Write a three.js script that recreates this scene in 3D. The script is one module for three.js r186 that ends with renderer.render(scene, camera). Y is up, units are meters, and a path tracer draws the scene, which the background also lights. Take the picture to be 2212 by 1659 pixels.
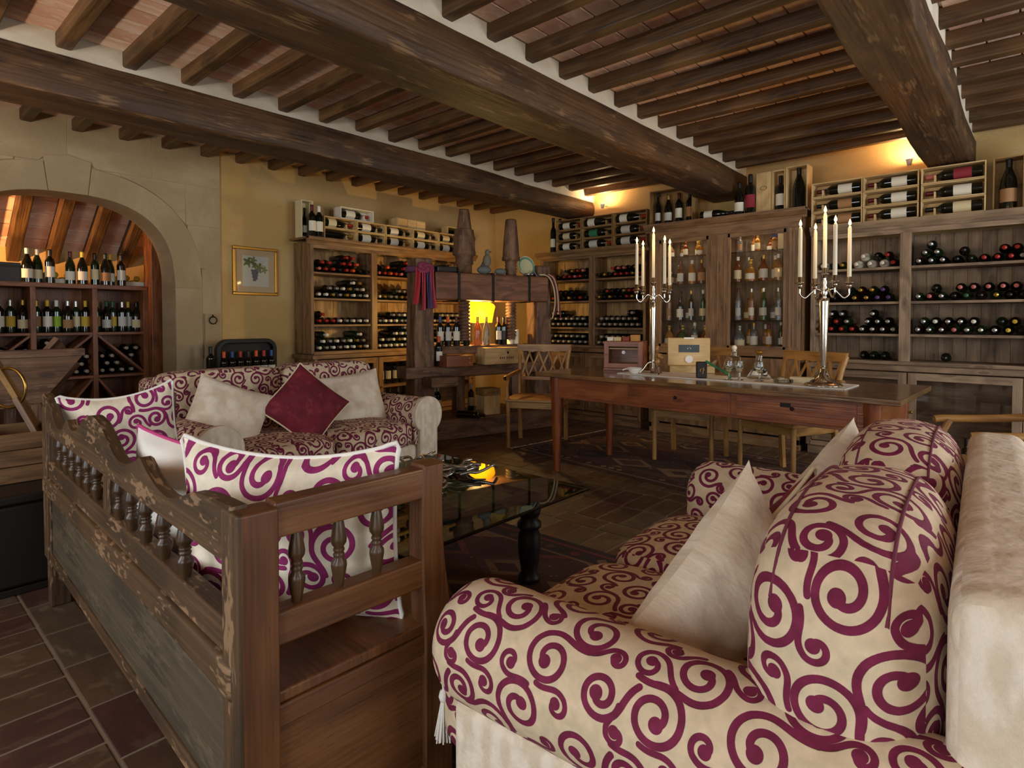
import * as THREE from 'three';
import { RectAreaLightUniformsLib } from 'three/addons/lights/RectAreaLightUniformsLib.js';
import { RoundedBoxGeometry } from 'three/addons/geometries/RoundedBoxGeometry.js';
import { mergeGeometries, toCreasedNormals } from 'three/addons/utils/BufferGeometryUtils.js';

// ---------------------------------------------------------------- camera, sky, daylight, exposure
const scene = new THREE.Scene();
const FOCAL = 1270, FULL_H = 1872;                       // focal length and full (shifted) frame height in photo pixels
const camera = new THREE.PerspectiveCamera(2 * Math.atan(FULL_H / 2 / FOCAL) * 180 / Math.PI, 2212 / FULL_H, 0.05, 60);
camera.setViewOffset(2212, FULL_H, 0, FULL_H - 1659, 2212, 1659);
camera.position.set(0, 1.2, 0);
camera.rotation.set(-1.4 * Math.PI / 180, 41.5 * Math.PI / 180, 0, 'YXZ');
camera.updateProjectionMatrix();
scene.add(camera);
scene.background = new THREE.Color().setRGB(0.75, 0.86, 1.0);
const renderer = new THREE.WebGLRenderer({ antialias: true });
renderer.toneMapping = THREE.LinearToneMapping;
renderer.toneMappingExposure = 1.08;
renderer.shadowMap.enabled = true;
RectAreaLightUniformsLib.init();
// daylight entering through the window openings behind the camera
const DAYLIGHT = [
  // x, y, z, width, height, look direction, intensity
  [-2.3, 1.5, 2.46, 1.5, 1.6, [0, 0, -1], 6.8],
  [0.5, 1.5, 2.46, 1.5, 1.6, [0, 0, -1], 6.8],
  [3.16, 1.5, -1.0, 1.5, 1.6, [-1, 0, 0], 4.5],
  [3.16, 1.5, -4.0, 1.5, 1.6, [-1, 0, 0], 12],
];
DAYLIGHT.forEach(([x, y, z, w, h, d, i], k) => {
  const l = new THREE.RectAreaLight(new THREE.Color().setRGB(0.86, 0.94, 1.0), i, w, h);
  l.name = 'daylight_' + (k + 1); l.position.set(x, y, z); l.lookAt(x + d[0], y + d[1], z + d[2]); scene.add(l);
});

// ---------------------------------------------------------------- random, noise
let seed = 20240517;
const rnd = () => { seed = (seed + 0x6D2B79F5) | 0; let t = Math.imul(seed ^ (seed >>> 15), 1 | seed); t = (t + Math.imul(t ^ (t >>> 7), 61 | t)) ^ t; return ((t ^ (t >>> 14)) >>> 0) / 4294967296; };
const rr = (a, b) => a + (b - a) * rnd();
const pick = (a) => a[Math.floor(rnd() * a.length)];
const TAU = Math.PI * 2, clamp = (x, a, b) => Math.min(b, Math.max(a, x)), mix = (a, b, t) => a + (b - a) * t, ss = (a, b, x) => { const t = clamp((x - a) / (b - a), 0, 1); return t * t * (3 - 2 * t); };
function hash(ix, iy, s) { let h = Math.imul(ix, 374761393) + Math.imul(iy, 668265263) + Math.imul(s, 1274126177); h = Math.imul(h ^ (h >>> 13), 1274126177); return ((h ^ (h >>> 16)) >>> 0) / 4294967296; }
// periodic value noise: x in [0,px), y in [0,py)
function vn(x, y, px, py, s) {
  const ix = Math.floor(x), iy = Math.floor(y), fx = x - ix, fy = y - iy, u = fx * fx * (3 - 2 * fx), v = fy * fy * (3 - 2 * fy), m = (a, n) => ((a % n) + n) % n;
  const a = hash(m(ix, px), m(iy, py), s), b = hash(m(ix + 1, px), m(iy, py), s), c = hash(m(ix, px), m(iy + 1, py), s), d = hash(m(ix + 1, px), m(iy + 1, py), s);
  return mix(mix(a, b, u), mix(c, d, u), v);
}
function fbm(u, v, fx, fy, s, oct = 4) { let a = 0, w = 0.5, t = 0; for (let o = 0; o < oct; o++) { a += w * vn(u * fx, v * fy, fx, fy, s + o); t += w; w *= 0.5; fx *= 2; fy *= 2; } return a / t; }

// ---------------------------------------------------------------- textures
function tex(w, h, fn, srgb = true, repeat = [1, 1]) {
  const d = new Uint8Array(w * h * 4);
  for (let j = 0; j < h; j++) for (let i = 0; i < w; i++) { const c = fn((i + 0.5) / w, (j + 0.5) / h), k = (j * w + i) * 4; d[k] = clamp(c[0], 0, 255); d[k + 1] = clamp(c[1], 0, 255); d[k + 2] = clamp(c[2], 0, 255); d[k + 3] = 255; }
  const t = new THREE.DataTexture(d, w, h); t.wrapS = t.wrapT = THREE.RepeatWrapping; t.magFilter = THREE.LinearFilter; t.minFilter = THREE.LinearMipmapLinearFilter; t.generateMipmaps = true;
  if (srgb) t.colorSpace = THREE.SRGBColorSpace; t.repeat.set(...repeat); t.needsUpdate = true; return t;
}
const rgb = (h) => [(h >> 16) & 255, (h >> 8) & 255, h & 255];
const mixc = (a, b, t) => [mix(a[0], b[0], t), mix(a[1], b[1], t), mix(a[2], b[2], t)];
// wood grain along u. dark, mid, light colours; wear 0..1 adds rubbed scratches
function wood(dark, mid, light, s, { ringF = 18, knots = 3, streak = 1, size = [512, 256], wear = 0, wearCol = 0 } = {}) {
  const D = rgb(dark), M = rgb(mid), L = rgb(light), W = rgb(wearCol), kn = []; let q = s;
  for (let i = 0; i < knots; i++) kn.push([hash(i, 1, q), hash(i, 2, q), 0.02 + 0.03 * hash(i, 3, q)]);
  return tex(size[0], size[1], (u, v) => {
    let w = 0; for (const [ku, kv, kr] of kn) { let du = Math.abs(u - ku), dv = Math.abs(v - kv); du = Math.min(du, 1 - du); dv = Math.min(dv, 1 - dv); const r2 = (du * du) / (kr * kr * 1.4) + (dv * dv) / (kr * kr * 0.6); w += Math.exp(-r2 * 0.6); }
    const warp = fbm(u, v, 3, 3, s + 5, 3) * 2.2 + w * 1.6, ring = 0.5 + 0.5 * Math.sin(TAU * (v * ringF / 4 + warp)), fine = fbm(u, v, 6, 110, s + 11, 3), broad = fbm(u, v, 2, 5, s + 21, 4), spk = vn(u * 40, v * 256, 40, 256, s + 31);
    let t = 0.30 * ring + 0.45 * fine * streak + 0.42 * broad - 0.12; t = clamp(t, 0, 1);
    let c = t < 0.5 ? mixc(D, M, t * 2) : mixc(M, L, t * 2 - 1);
    c = mixc(c, D, clamp(w * 0.75, 0, 0.85)); if (spk > 0.86) c = mixc(c, D, 0.35);
    if (wear) { const k = ss(0.62 - 0.25 * wear, 0.78 - 0.2 * wear, fbm(u, v, 7, 14, s + 41, 4) * 0.7 + 0.3 * vn(u * 30, v * 120, 30, 120, s + 42)); c = mixc(c, W, k * 0.75); }
    return c;
  });
}
const bumpOf = (s, fx, fy, oct = 4) => tex(256, 256, (u, v) => { const a = 255 * fbm(u, v, fx, fy, s, oct); return [a, a, a]; }, false);
function mottled(a, b, s, f = 6, oct = 5, spots) { const A = rgb(a), B = rgb(b); return tex(256, 256, (u, v) => { let c = mixc(A, B, ss(0.3, 0.7, fbm(u, v, f, f, s, oct))); const g = (hash(Math.floor(u * 256), Math.floor(v * 256), s) - 0.5) * 10; c = [c[0] + g, c[1] + g, c[2] + g]; if (spots) { const k = ss(0.64, 0.74, fbm(u, v, f * 3, f * 3, s + 9, 3)); c = mixc(c, rgb(spots), k * 0.6); } return c; }); }

// smooth painted board with small flaked patches
function flaked(a, b, c, f, s, amount = 1) { const A = rgb(a), Bc = rgb(b), C = rgb(c), Fl = rgb(f); return tex(512, 256, (u, v) => { const n = fbm(u, v, 3, 6, s, 4), g = fbm(u, v, 4, 60, s + 3, 3); let k = mixc(mixc(A, Bc, ss(0.25, 0.6, n)), C, 0.6 * ss(0.45, 0.75, g)); const e = fbm(u, v, 5, 8, s + 7, 2) * 0.55 + fbm(u, v, 34, 60, s + 9, 3) * 0.45; return mixc(k, Fl, ss(0.6, 0.68, e) * 0.8 * amount); }); }
const T = {
  beam: wood(0x2c1b0d, 0x50351c, 0x765430, 11, { knots: 4, ringF: 10, wear: 0.05, wearCol: 0x8a6a46 }),
  joist: wood(0x36230f, 0x5c3f22, 0x806034, 23, { knots: 3, ringF: 10 }),
  caseWood: wood(0x4a3320, 0x7d5c3d, 0xa8845c, 37, { knots: 3, ringF: 14 }),
  pine: wood(0x7a5a36, 0xb08a58, 0xd0ad7a, 41, { knots: 5, ringF: 12 }),
  greyPine: wood(0x5a4838, 0x92785e, 0xb59c80, 43, { knots: 6, ringF: 12 }),
  crate: wood(0xa88656, 0xcfae78, 0xe6cb98, 47, { knots: 2, ringF: 10 }),
  crateDark: wood(0x6a4a2a, 0x94703f, 0xb8925a, 49, { knots: 2, ringF: 10 }),
  table: wood(0x542812, 0x864622, 0xae6632, 53, { knots: 1, ringF: 8 }),
  tableTop: wood(0x4a3018, 0x7a5530, 0xa0784a, 57, { knots: 1, ringF: 8 }),
  bench: wood(0x402412, 0x6a4224, 0x885c34, 61, { knots: 1, ringF: 8 }),
  benchWorn: flaked(0x3e2c19, 0x523a22, 0x64492c, 0x9a7a5a, 67), benchDark: wood(0x2c1c10, 0x4c3620, 0x664a2e, 69, { knots: 0, ringF: 4 }),
  benchPanel: flaked(0x3c3222, 0x4e4230, 0x5e523c, 0x7c6e56, 71, 0.4),
  chair: wood(0x66441e, 0xa2743c, 0xc89858, 73, { knots: 0, ringF: 10 }),
  press: wood(0x3c281c, 0x704e36, 0x967050, 79, { knots: 3, ringF: 12, wear: 0.2, wearCol: 0x8a6e50 }),
  pressBeam: wood(0x4a2e1c, 0x80543a, 0xa07252, 81, { knots: 2, ringF: 10 }),
  rack: wood(0x4a2814, 0x7c4826, 0xa2683a, 83, { knots: 2, ringF: 10 }),
  plaster: mottled(0xb8965c, 0xc2a26c, 91, 4, 5),
  ceilPlaster: mottled(0xd0c4ae, 0xdcd2be, 93, 5, 5),
  stone: mottled(0xa48e6c, 0xb29c7a, 95, 5, 6),
  terra: [mottled(0xcc9e84, 0xdab89e, 101, 3, 5, 0xe4d0bc), mottled(0xd4aa92, 0xe0c2ac, 102, 3, 5, 0xe8d8c8), mottled(0xc49278, 0xd2a88e, 103, 3, 5, 0xdcc4b0)],
  floor: [mottled(0x523c2c, 0x624c38, 111, 3, 5, 0x74604a), mottled(0x4c3628, 0x5a4232, 112, 3, 5, 0x6c5644), mottled(0x544434, 0x665644, 113, 3, 5, 0x786856), mottled(0x482e28, 0x56362c, 114, 3, 5, 0x644a3c)],
  velvet: mottled(0xd6c4aa, 0xe8dac6, 121, 7, 6), redVelvet: mottled(0x5e1020, 0x7a1c2c, 123, 8, 6, 0x8a3036),
};
T.velvet.repeat.set(2.5, 2.5);
const B = { fine: bumpOf(201, 40, 40, 3), grain: bumpOf(203, 4, 60, 4), rough: bumpOf(205, 8, 8, 5), crush: bumpOf(207, 9, 5, 5) }; B.crush.repeat.set(2.5, 2.5);

function std(o) { const m = new THREE.MeshPhysicalMaterial(o); return m; }
const wm = (map, rough = 0.6, extra = {}) => std({ map, roughness: rough, bumpMap: B.grain, bumpScale: 0.0012, ...extra });
const pm = (color, rough = 0.6, extra = {}) => std({ color, roughness: rough, ...extra });
const M = {
  beam: wm(T.beam, 0.62, { bumpScale: 0.006 }), joist: wm(T.joist, 0.55, { bumpScale: 0.003 }), caseWood: wm(T.caseWood, 0.5), pine: wm(T.pine, 0.7), greyPine: wm(T.greyPine, 0.7), crate: wm(T.crate, 0.75), crateDark: wm(T.crateDark, 0.75),
  table: wm(T.table, 0.38), tableTop: wm(T.tableTop, 0.22, { clearcoat: 0.5, clearcoatRoughness: 0.12 }), bench: wm(T.bench, 0.42), benchWorn: wm(T.benchWorn, 0.6, { bumpScale: 0.002 }), benchDark: wm(T.benchDark, 0.35), benchPanel: wm(T.benchPanel, 0.7), chair: wm(T.chair, 0.4), press: wm(T.press, 0.65, { bumpScale: 0.004 }), rack: wm(T.rack, 0.5),
  plaster: std({ map: T.plaster, roughness: 0.95, bumpMap: B.rough, bumpScale: 0.003 }), ceilPlaster: std({ map: T.ceilPlaster, roughness: 0.95, bumpMap: B.rough, bumpScale: 0.002 }), stone: std({ map: T.stone, roughness: 0.92, bumpMap: B.fine, bumpScale: 0.0012 }),
  mortar: pm(0x8e7f6a, 0.95), grout: pm(0x84745f, 0.95),
  terra: T.terra.map((map) => std({ map, roughness: 0.9, bumpMap: B.fine, bumpScale: 0.001 })), floor: T.floor.map((map) => std({ map, roughness: 0.5, bumpMap: B.rough, bumpScale: 0.0015 })),
  iron: pm(0x2a2622, 0.5, { metalness: 0.8 }), silver: pm(0xd8d2c6, 0.16, { metalness: 1 }), brass: pm(0xb08d4a, 0.3, { metalness: 1 }), darkMetal: pm(0x1d1b1a, 0.4, { metalness: 0.6 }), gold: pm(0xb88a3c, 0.32, { metalness: 0.9 }),
  wax: pm(0xefe2c4, 0.5, { transmission: 0.0 }), flame: std({ color: 0x000000, emissive: 0xffc878, emissiveIntensity: 9, roughness: 1 }),
  bottle: std({ color: 0x11120c, roughness: 0.08, clearcoat: 0.6, clearcoatRoughness: 0.05 }), bottleGreen: std({ color: 0x1c2a14, roughness: 0.08, clearcoat: 0.6 }), bottleWarm: std({ color: 0x241108, roughness: 0.08, clearcoat: 0.6 }),
  paper: pm(0xe2dac6, 0.85), paperCream: pm(0xd8c79c, 0.85), paperGrey: pm(0xc6c2b8, 0.85), black: pm(0x14110f, 0.5), white: pm(0xe9e6df, 0.6),
  glassPane: std({ color: 0xffffff, roughness: 0.02, transmission: 1, thickness: 0, ior: 1.45 }), clearGlass: std({ color: 0xf4fbf8, roughness: 0.02, transmission: 1, thickness: 0.01, ior: 1.5 }),
  cork: pm(0xb08a58, 0.9), green: pm(0x1f6b38, 0.5), felt: pm(0x24453a, 0.95),
};

// ---------------------------------------------------------------- geometry helpers
const V2 = (x, y) => new THREE.Vector2(x, y), V3 = (x, y, z) => new THREE.Vector3(x, y, z);
// uv in metres by dominant face axis; u runs along `grain` axis (0,1,2) or the longest side
function uvm(g, grain = -1, off = null, scale = 1) {
  g = g.index ? g.toNonIndexed() : g; g.computeBoundingBox(); const s = g.boundingBox.getSize(V3(0, 0, 0)), sz = [s.x, s.y, s.z]; if (grain < 0) grain = sz.indexOf(Math.max(...sz));
  const p = g.attributes.position.array, n = p.length / 3, uv = new Float32Array(n * 2), [ou, ov] = off ?? [rnd(), rnd()];
  for (let t = 0; t < n; t += 3) {
    const a = t * 3, e1 = [p[a + 3] - p[a], p[a + 4] - p[a + 1], p[a + 5] - p[a + 2]], e2 = [p[a + 6] - p[a], p[a + 7] - p[a + 1], p[a + 8] - p[a + 2]];
    const nn = [Math.abs(e1[1] * e2[2] - e1[2] * e2[1]), Math.abs(e1[2] * e2[0] - e1[0] * e2[2]), Math.abs(e1[0] * e2[1] - e1[1] * e2[0])], ax = nn.indexOf(Math.max(...nn));
    let ua = (ax + 1) % 3, va = (ax + 2) % 3; if (va === grain) { const q = ua; ua = va; va = q; }
    for (let k = 0; k < 3; k++) { const i = t + k; uv[i * 2] = p[i * 3 + ua] * scale + ou; uv[i * 2 + 1] = p[i * 3 + va] * scale * 2 + ov; }
  }
  g.setAttribute('uv', new THREE.BufferAttribute(uv, 2)); return g;
}
const tr = (g, x = 0, y = 0, z = 0, rx = 0, ry = 0, rz = 0) => { if (rx) g.rotateX(rx); if (ry) g.rotateY(ry); if (rz) g.rotateZ(rz); g.translate(x, y, z); return g; };
// box from corner to corner, bevelled, grain uv
function bx(x0, x1, y0, y1, z0, z1, r = 0.004, grain = -1) {
  const w = Math.abs(x1 - x0), h = Math.abs(y1 - y0), d = Math.abs(z1 - z0), R = Math.min(r, w / 2.2, h / 2.2, d / 2.2);
  const g = R > 0 ? new RoundedBoxGeometry(w, h, d, 1, R) : new THREE.BoxGeometry(w, h, d);
  g.translate((x0 + x1) / 2, (y0 + y1) / 2, (z0 + z1) / 2); return uvm(g, grain);
}
const cb = (w, h, d, x, y, z, r, grain) => bx(x - w / 2, x + w / 2, y - h / 2, y + h / 2, z - d / 2, z + d / 2, r, grain);
// bar between two points with a rectangular section
function bar(a, b, w, h, r = 0.003) { const A = V3(...a), Bv = V3(...b), d = Bv.clone().sub(A), L = d.length(); const g = uvm(new RoundedBoxGeometry(L, h, w, 1, Math.min(r, w / 2.2, h / 2.2)), 0); g.applyQuaternion(new THREE.Quaternion().setFromUnitVectors(V3(1, 0, 0), d.normalize())); g.translate((A.x + Bv.x) / 2, (A.y + Bv.y) / 2, (A.z + Bv.z) / 2); return g; }
function lathe(pts, seg = 20) { const g = new THREE.LatheGeometry(pts.map((p) => V2(p[0], p[1])), seg); return toFlat(g); }
function toFlat(g) { return g.index ? g.toNonIndexed() : g; }
function tube(pts, r, seg = 24, rad = 8, closed = false) { return toFlat(new THREE.TubeGeometry(new THREE.CatmullRomCurve3(pts.map((p) => V3(...p)), closed), seg, r, rad, closed)); }
function extr(pts, depth, bevel = 0.004, curve = 12, holes = []) { const s = Array.isArray(pts) ? new THREE.Shape(pts.map((p) => V2(p[0], p[1]))) : pts; for (const h of holes) s.holes.push(new THREE.Path(h.map((p) => V2(p[0], p[1])))); const g = new THREE.ExtrudeGeometry(s, { depth, bevelEnabled: bevel > 0, bevelSize: bevel, bevelThickness: bevel, bevelSegments: 1, curveSegments: curve }); return toFlat(g); }
const cyl = (r0, r1, h, x, y, z, seg = 18) => tr(toFlat(new THREE.CylinderGeometry(r0, r1, h, seg)), x, y, z);
const ball = (r, x, y, z, sx = 1, sy = 1, sz = 1, s = 14) => { const g = toFlat(new THREE.SphereGeometry(r, s, Math.max(6, s * 0.6 | 0))); g.scale(sx, sy, sz); g.translate(x, y, z); return g; };
const merge = (a) => mergeGeometries(a.map((g) => { const c = toFlat(g); for (const k of Object.keys(c.attributes)) if (!['position', 'normal', 'uv'].includes(k)) c.deleteAttribute(k); return c; }));

// ---------------------------------------------------------------- scene graph helpers
const taken = new Map();
const numbered = (n) => { const k = taken.get(n) ?? 0; taken.set(n, k + 1); return k ? `${n}_${String(k).padStart(3, '0')}` : n; };
function mesh(name, g, m, parent) { const o = new THREE.Mesh(Array.isArray(g) ? merge(g) : g, m); o.name = name; o.castShadow = o.receiveShadow = true; parent.add(o); return o; }
function thing(name, label, category, [x, y, z] = [0, 0, 0], turn = 0, group) { const o = new THREE.Group(); o.name = numbered(name); o.position.set(x, y, z); o.rotation.y = turn; o.userData = { label, category }; if (group) o.userData.group = group; scene.add(o); return o; }
function single(name, g, m, label, category, group, pos = [0, 0, 0], turn = 0) { const o = mesh(numbered(name), g, m, scene); o.position.set(...pos); o.rotation.y = turn; o.userData = { label, category }; if (group) o.userData.group = group; return o; }
function struct(name, g, m) { const o = g ? mesh(name, g, m, scene) : new THREE.Group(); o.name = name; if (!g) scene.add(o); o.userData = { kind: 'structure' }; return o; }
function copyOf(src, pos, turn, label, group) { const c = src.clone(); c.userData = { ...src.userData }; c.name = numbered(src.name.replace(/_\d{3}$/, '')); c.position.set(...pos); if (turn !== undefined && turn !== null) c.rotation.y = turn; c.userData.label = label; if (group) c.userData.group = group; scene.add(c); return c; }
const ORD = ['first', 'second', 'third', 'fourth', 'fifth', 'sixth', 'seventh', 'eighth', 'ninth', 'tenth', 'eleventh', 'twelfth', 'thirteenth', 'fourteenth', 'fifteenth', 'sixteenth', 'seventeenth', 'eighteenth', 'nineteenth', 'twentieth'];
// ---------------------------------------------------------------- room shell
const XL = -5.85, XR = 3.2, ZB = -6.25, ZF = 2.5, JB = 2.74, JT = 2.824;        // walls, joist underside, tile underside
const inView = (x, y, z) => { const c = Math.cos(0.7243), s = Math.sin(0.7243), f = -s * x - c * z, r = c * x - s * z; return f > 0.2 && Math.abs(r / f) < 0.95; };
{ // floor: slab with terracotta tiles
  const fl = struct('floor', bx(XL - 1.7, XR + 0.3, -0.25, -0.004, ZB - 0.25, ZF + 0.3, 0), M.grout);
  const A = 0.157, Bl = 0.315, j = 0.008, tiles = [];
  // bands across the room: one course of tiles laid along x, then two courses laid along z
  let z = -0.47; const bands = []; let zz = z; while (zz > ZB) { bands.push([zz - A, zz, 0]); zz -= A; for (let k = 0; k < 2; k++) { bands.push([zz - Bl, zz, 1]); zz -= Bl; } }
  zz = z; while (zz < ZF) { for (let k = 0; k < 3; k++) { bands.push([zz, zz + Bl, 1]); zz += Bl; } bands.push([zz, zz + A, 0]); zz += A; }
  for (const [z0, z1, kind] of bands) { const w = kind ? A : Bl, o = kind ? 0.06 * rnd() : 0.1; for (let x = XL - o; x < XR; x += w) { const a = Math.max(x, XL), b = Math.min(x + w, XR), c = Math.max(z0, ZB), d = Math.min(z1, ZF); if (b - a < 0.03 || d - c < 0.03) continue; tiles.push([a + j / 2, b - j / 2, c + j / 2, d - j / 2, Math.hypot((a + b) / 2, (c + d) / 2)]); } }
  tiles.forEach((t) => { const x = (t[0] + t[1]) / 2, zc = (t[2] + t[3]) / 2; t.push(inView(x, 0, zc) && t[4] > 0.9 && !(x > -1.0 && x < 0.1 && zc > -2.5 && zc < -0.7) && x > -4.6 && !(x < -3.2 && zc < -1 && zc > -3.1)); });
  tiles.sort((p, q) => (q[5] - p[5]) || p[4] - q[4]);
  const variants = [];
  for (let k = 0; k < 4; k++) variants.push([tileGeo(A - j, 0.012, Bl - j, k), tileGeo(Bl - j, 0.012, A - j, k + 4)]);
  const rest = [[], [], [], []];
  tiles.forEach((t, i) => {
    const m = pick([0, 0, 0, 1, 1, 2, 2, 3]), w = t[1] - t[0], d = t[3] - t[2], g0 = variants[i % 4][w > d ? 1 : 0], y = -0.012 - rnd() * 0.0015, full = Math.abs(w * d - (A - j) * (Bl - j)) < 1e-5;
    if (i < 300) { const o = mesh('tile', full ? g0 : tileGeo(w, 0.012, d, i), M.floor[m], fl); o.position.set((t[0] + t[1]) / 2, y, (t[2] + t[3]) / 2); }
    else rest[m].push(tr((full ? g0 : tileGeo(w, 0.012, d, i)).clone(), (t[0] + t[1]) / 2, y, (t[2] + t[3]) / 2));
  });
  rest.forEach((g, k) => { const o = mesh('tile_field', g, M.floor[k], fl); o.userData.kind = 'stuff'; });
}
// chamfered tile: base at y=0, top at y=h (flip turns it face down)
function tileGeo(w, h, d, s = 0, flip = false) {
  const c = 0.004, W = w / 2, D = d / 2, top = [[-W + c, h, -D + c], [W - c, h, -D + c], [W - c, h, D - c], [-W + c, h, D - c]], low = [[-W, h - c, -D], [W, h - c, -D], [W, h - c, D], [-W, h - c, D]], bot = low.map((p) => [p[0], 0, p[2]]), P = [];
  const q = (a, b, e, f) => P.push(...a, ...b, ...e, ...a, ...e, ...f);
  q(top[3], top[2], top[1], top[0]); for (let i = 0; i < 4; i++) { const k = (i + 1) % 4; q(top[i], top[k], low[k], low[i]); q(low[i], low[k], bot[k], bot[i]); }
  if (flip) for (let i = 1; i < P.length; i += 3) P[i] = -P[i];
  if (flip) for (let i = 0; i < P.length; i += 9) for (let k = 0; k < 3; k++) { const t = P[i + 3 + k]; P[i + 3 + k] = P[i + 6 + k]; P[i + 6 + k] = t; }
  const g = new THREE.BufferGeometry(); g.setAttribute('position', new THREE.Float32BufferAttribute(P, 3)); g.computeVertexNormals(); return uvm(g, -1, [hash(s, 1, 5), hash(s, 2, 5)], 1.5);
}
{ // ceiling: slab, terracotta tiles on joists, joists on main beams
  const ce = struct('ceiling', bx(XL - 0.3, XR + 0.3, JT + 0.012, JT + 0.3, ZB - 0.25, ZF + 0.3, 0), M.ceilPlaster);
  const beams = [[-4.5, -4.14], [-2.63, -2.25], [-0.68, -0.38], [1.3, 1.66]];
  const bays = [[XL, -4.5, 0.248], [-4.14, -2.63, 0.152], [-2.25, -0.68, 0.059], [-0.38, 1.3, 0.2], [1.66, XR, 0.1]], S = 0.327, JW = 0.078;
  // main beams: hand-hewn, slightly waving; the first one is a round trunk at its back end
  beams.forEach(([x0, x1], bi) => {
    const n = 44, sec = 20, P = [], cx = (x0 + x1) / 2, hw = (x1 - x0) / 2, y0 = 2.475, y1 = 2.70, cyy = (y0 + y1) / 2, hh = (y1 - y0) / 2 + 0.01, idx = [];
    for (let i = 0; i <= n; i++) {
      const t = i / n, z = mix(ZF, ZB - 0.05, t), round = bi === 0 ? ss(0.72, 0.93, t) : 0.06, e = mix(0.15, 0.75, round), wob = (fbm(t, 0.1, 9, 2, 300 + bi, 3) - 0.5) * 0.05, wv = (fbm(t, 0.6, 7, 2, 310 + bi, 3) - 0.5) * 0.04;
      for (let k = 0; k < sec; k++) { const a = TAU * k / sec, c = Math.cos(a), s = Math.sin(a), rough = 1 + (hash(i, k, 320 + bi) - 0.5) * 0.022; P.push(cx + wob + hw * rough * Math.sign(c) * Math.abs(c) ** e, cyy + wv * 0.5 + hh * rough * Math.sign(s) * Math.abs(s) ** e, z); }
    }
    for (let i = 0; i < n; i++) for (let k = 0; k < sec; k++) { const a = i * sec + k, b = i * sec + (k + 1) % sec, c = a + sec, d = b + sec; idx.push(a, c, b, b, c, d); }
    let g = new THREE.BufferGeometry(); g.setAttribute('position', new THREE.Float32BufferAttribute(P, 3)); g.setIndex(idx); g = toCreasedNormals(uvm(g, 2, [0.13 * bi, 0.3 * bi], 0.55), 0.7);
    const o = mesh('beam', g, M.beam, ce); o.userData.label = ['round-ended main beam nearest the arch', 'thick middle main beam', 'main beam with a spotlight at its end', 'main beam over the near side'][bi];
    mesh('plaster_band', bx(x0 + 0.012, x1 - 0.012, 2.68, JT + 0.02, ZB, ZF, 0), M.ceilPlaster, ce);
  });
  const tiles = [], joistVar = [];
  bays.forEach(([x0, x1, off], bi) => {
    const L = x1 - x0; const geos = [0, 1, 2].map((k) => { // slightly irregular hewn joist
      const g = new RoundedBoxGeometry(L + 0.05, JT - JB + 0.01, JW, 1, 0.012), p = g.attributes.position; for (let i = 0; i < p.count; i++) if (p.getY(i) < 0) p.setY(i, p.getY(i) + (hash(k, Math.sign(p.getX(i)) + 5, bi) - 0.5) * 0.014); return uvm(g, 0, [k * 0.37, k * 0.61 + bi * 0.2], 0.7);
    });
    const zs = []; for (let z = -off; z > ZB; z -= S) zs.push(z); for (let z = -off + S; z < ZF; z += S) zs.push(z); zs.sort((a, b) => b - a);
    zs.forEach((z, k) => { const o = mesh('joist', geos[k % 3], M.joist, ce); o.position.set((x0 + x1) / 2, (JB + JT) / 2 + 0.004, z - JW / 2); });
    for (let k = -1; k < zs.length; k++) {
      const zn = k < 0 ? ZF : zs[k] - JW / 2, zf = k + 1 < zs.length ? zs[k + 1] - JW / 2 : ZB; if (zn - zf < 0.05) continue;
      const nT = Math.round(L / 0.15), w = L / nT; for (let i = 0; i < nT; i++) tiles.push([x0 + (i + 0.5) * w, (zn + zf) / 2, w - 0.007, Math.min(zn - zf, S) - 0.004, bi]);
    }
  });
  tiles.forEach((t) => { t.push(inView(t[0], 2.8, t[1]) && Math.hypot(t[0], t[1]) > 1.6 && t[1] < 0.3, Math.hypot(t[0], t[1])); });
  tiles.sort((a, b) => (b[5] - a[5]) || a[6] - b[6]);
  const cache = new Map(), geo = (w, d, s) => { const k = `${w.toFixed(3)},${d.toFixed(3)},${s}`; if (!cache.has(k)) cache.set(k, tileGeo(w, 0.016, d, s, true)); return cache.get(k); };
  const rest = [[], [], []];
  tiles.forEach((t, i) => { const m = Math.floor(rnd() * 3), g = geo(t[2], t[3], i % 4), y = JT + 0.016 - rnd() * 0.002; if (i < 300) { const o = mesh('ceiling_tile', g, M.terra[m], ce); o.position.set(t[0], y, t[1]); } else rest[m].push(tr(g.clone(), t[0], y, t[1])); });
  rest.forEach((g, k) => { const o = mesh('ceiling_tile_field', g, M.terra[k], ce); o.userData.kind = 'stuff'; });
}
// extrude a shape drawn in (-z, y) so that it stands in the plane x = x0 and is `t` thick towards +x
const sideWall = (shape, x0, t, bevel = 0) => tr(extr(shape, t - 2 * bevel, bevel, 40), x0 + bevel, 0, 0, 0, Math.PI / 2);
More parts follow.
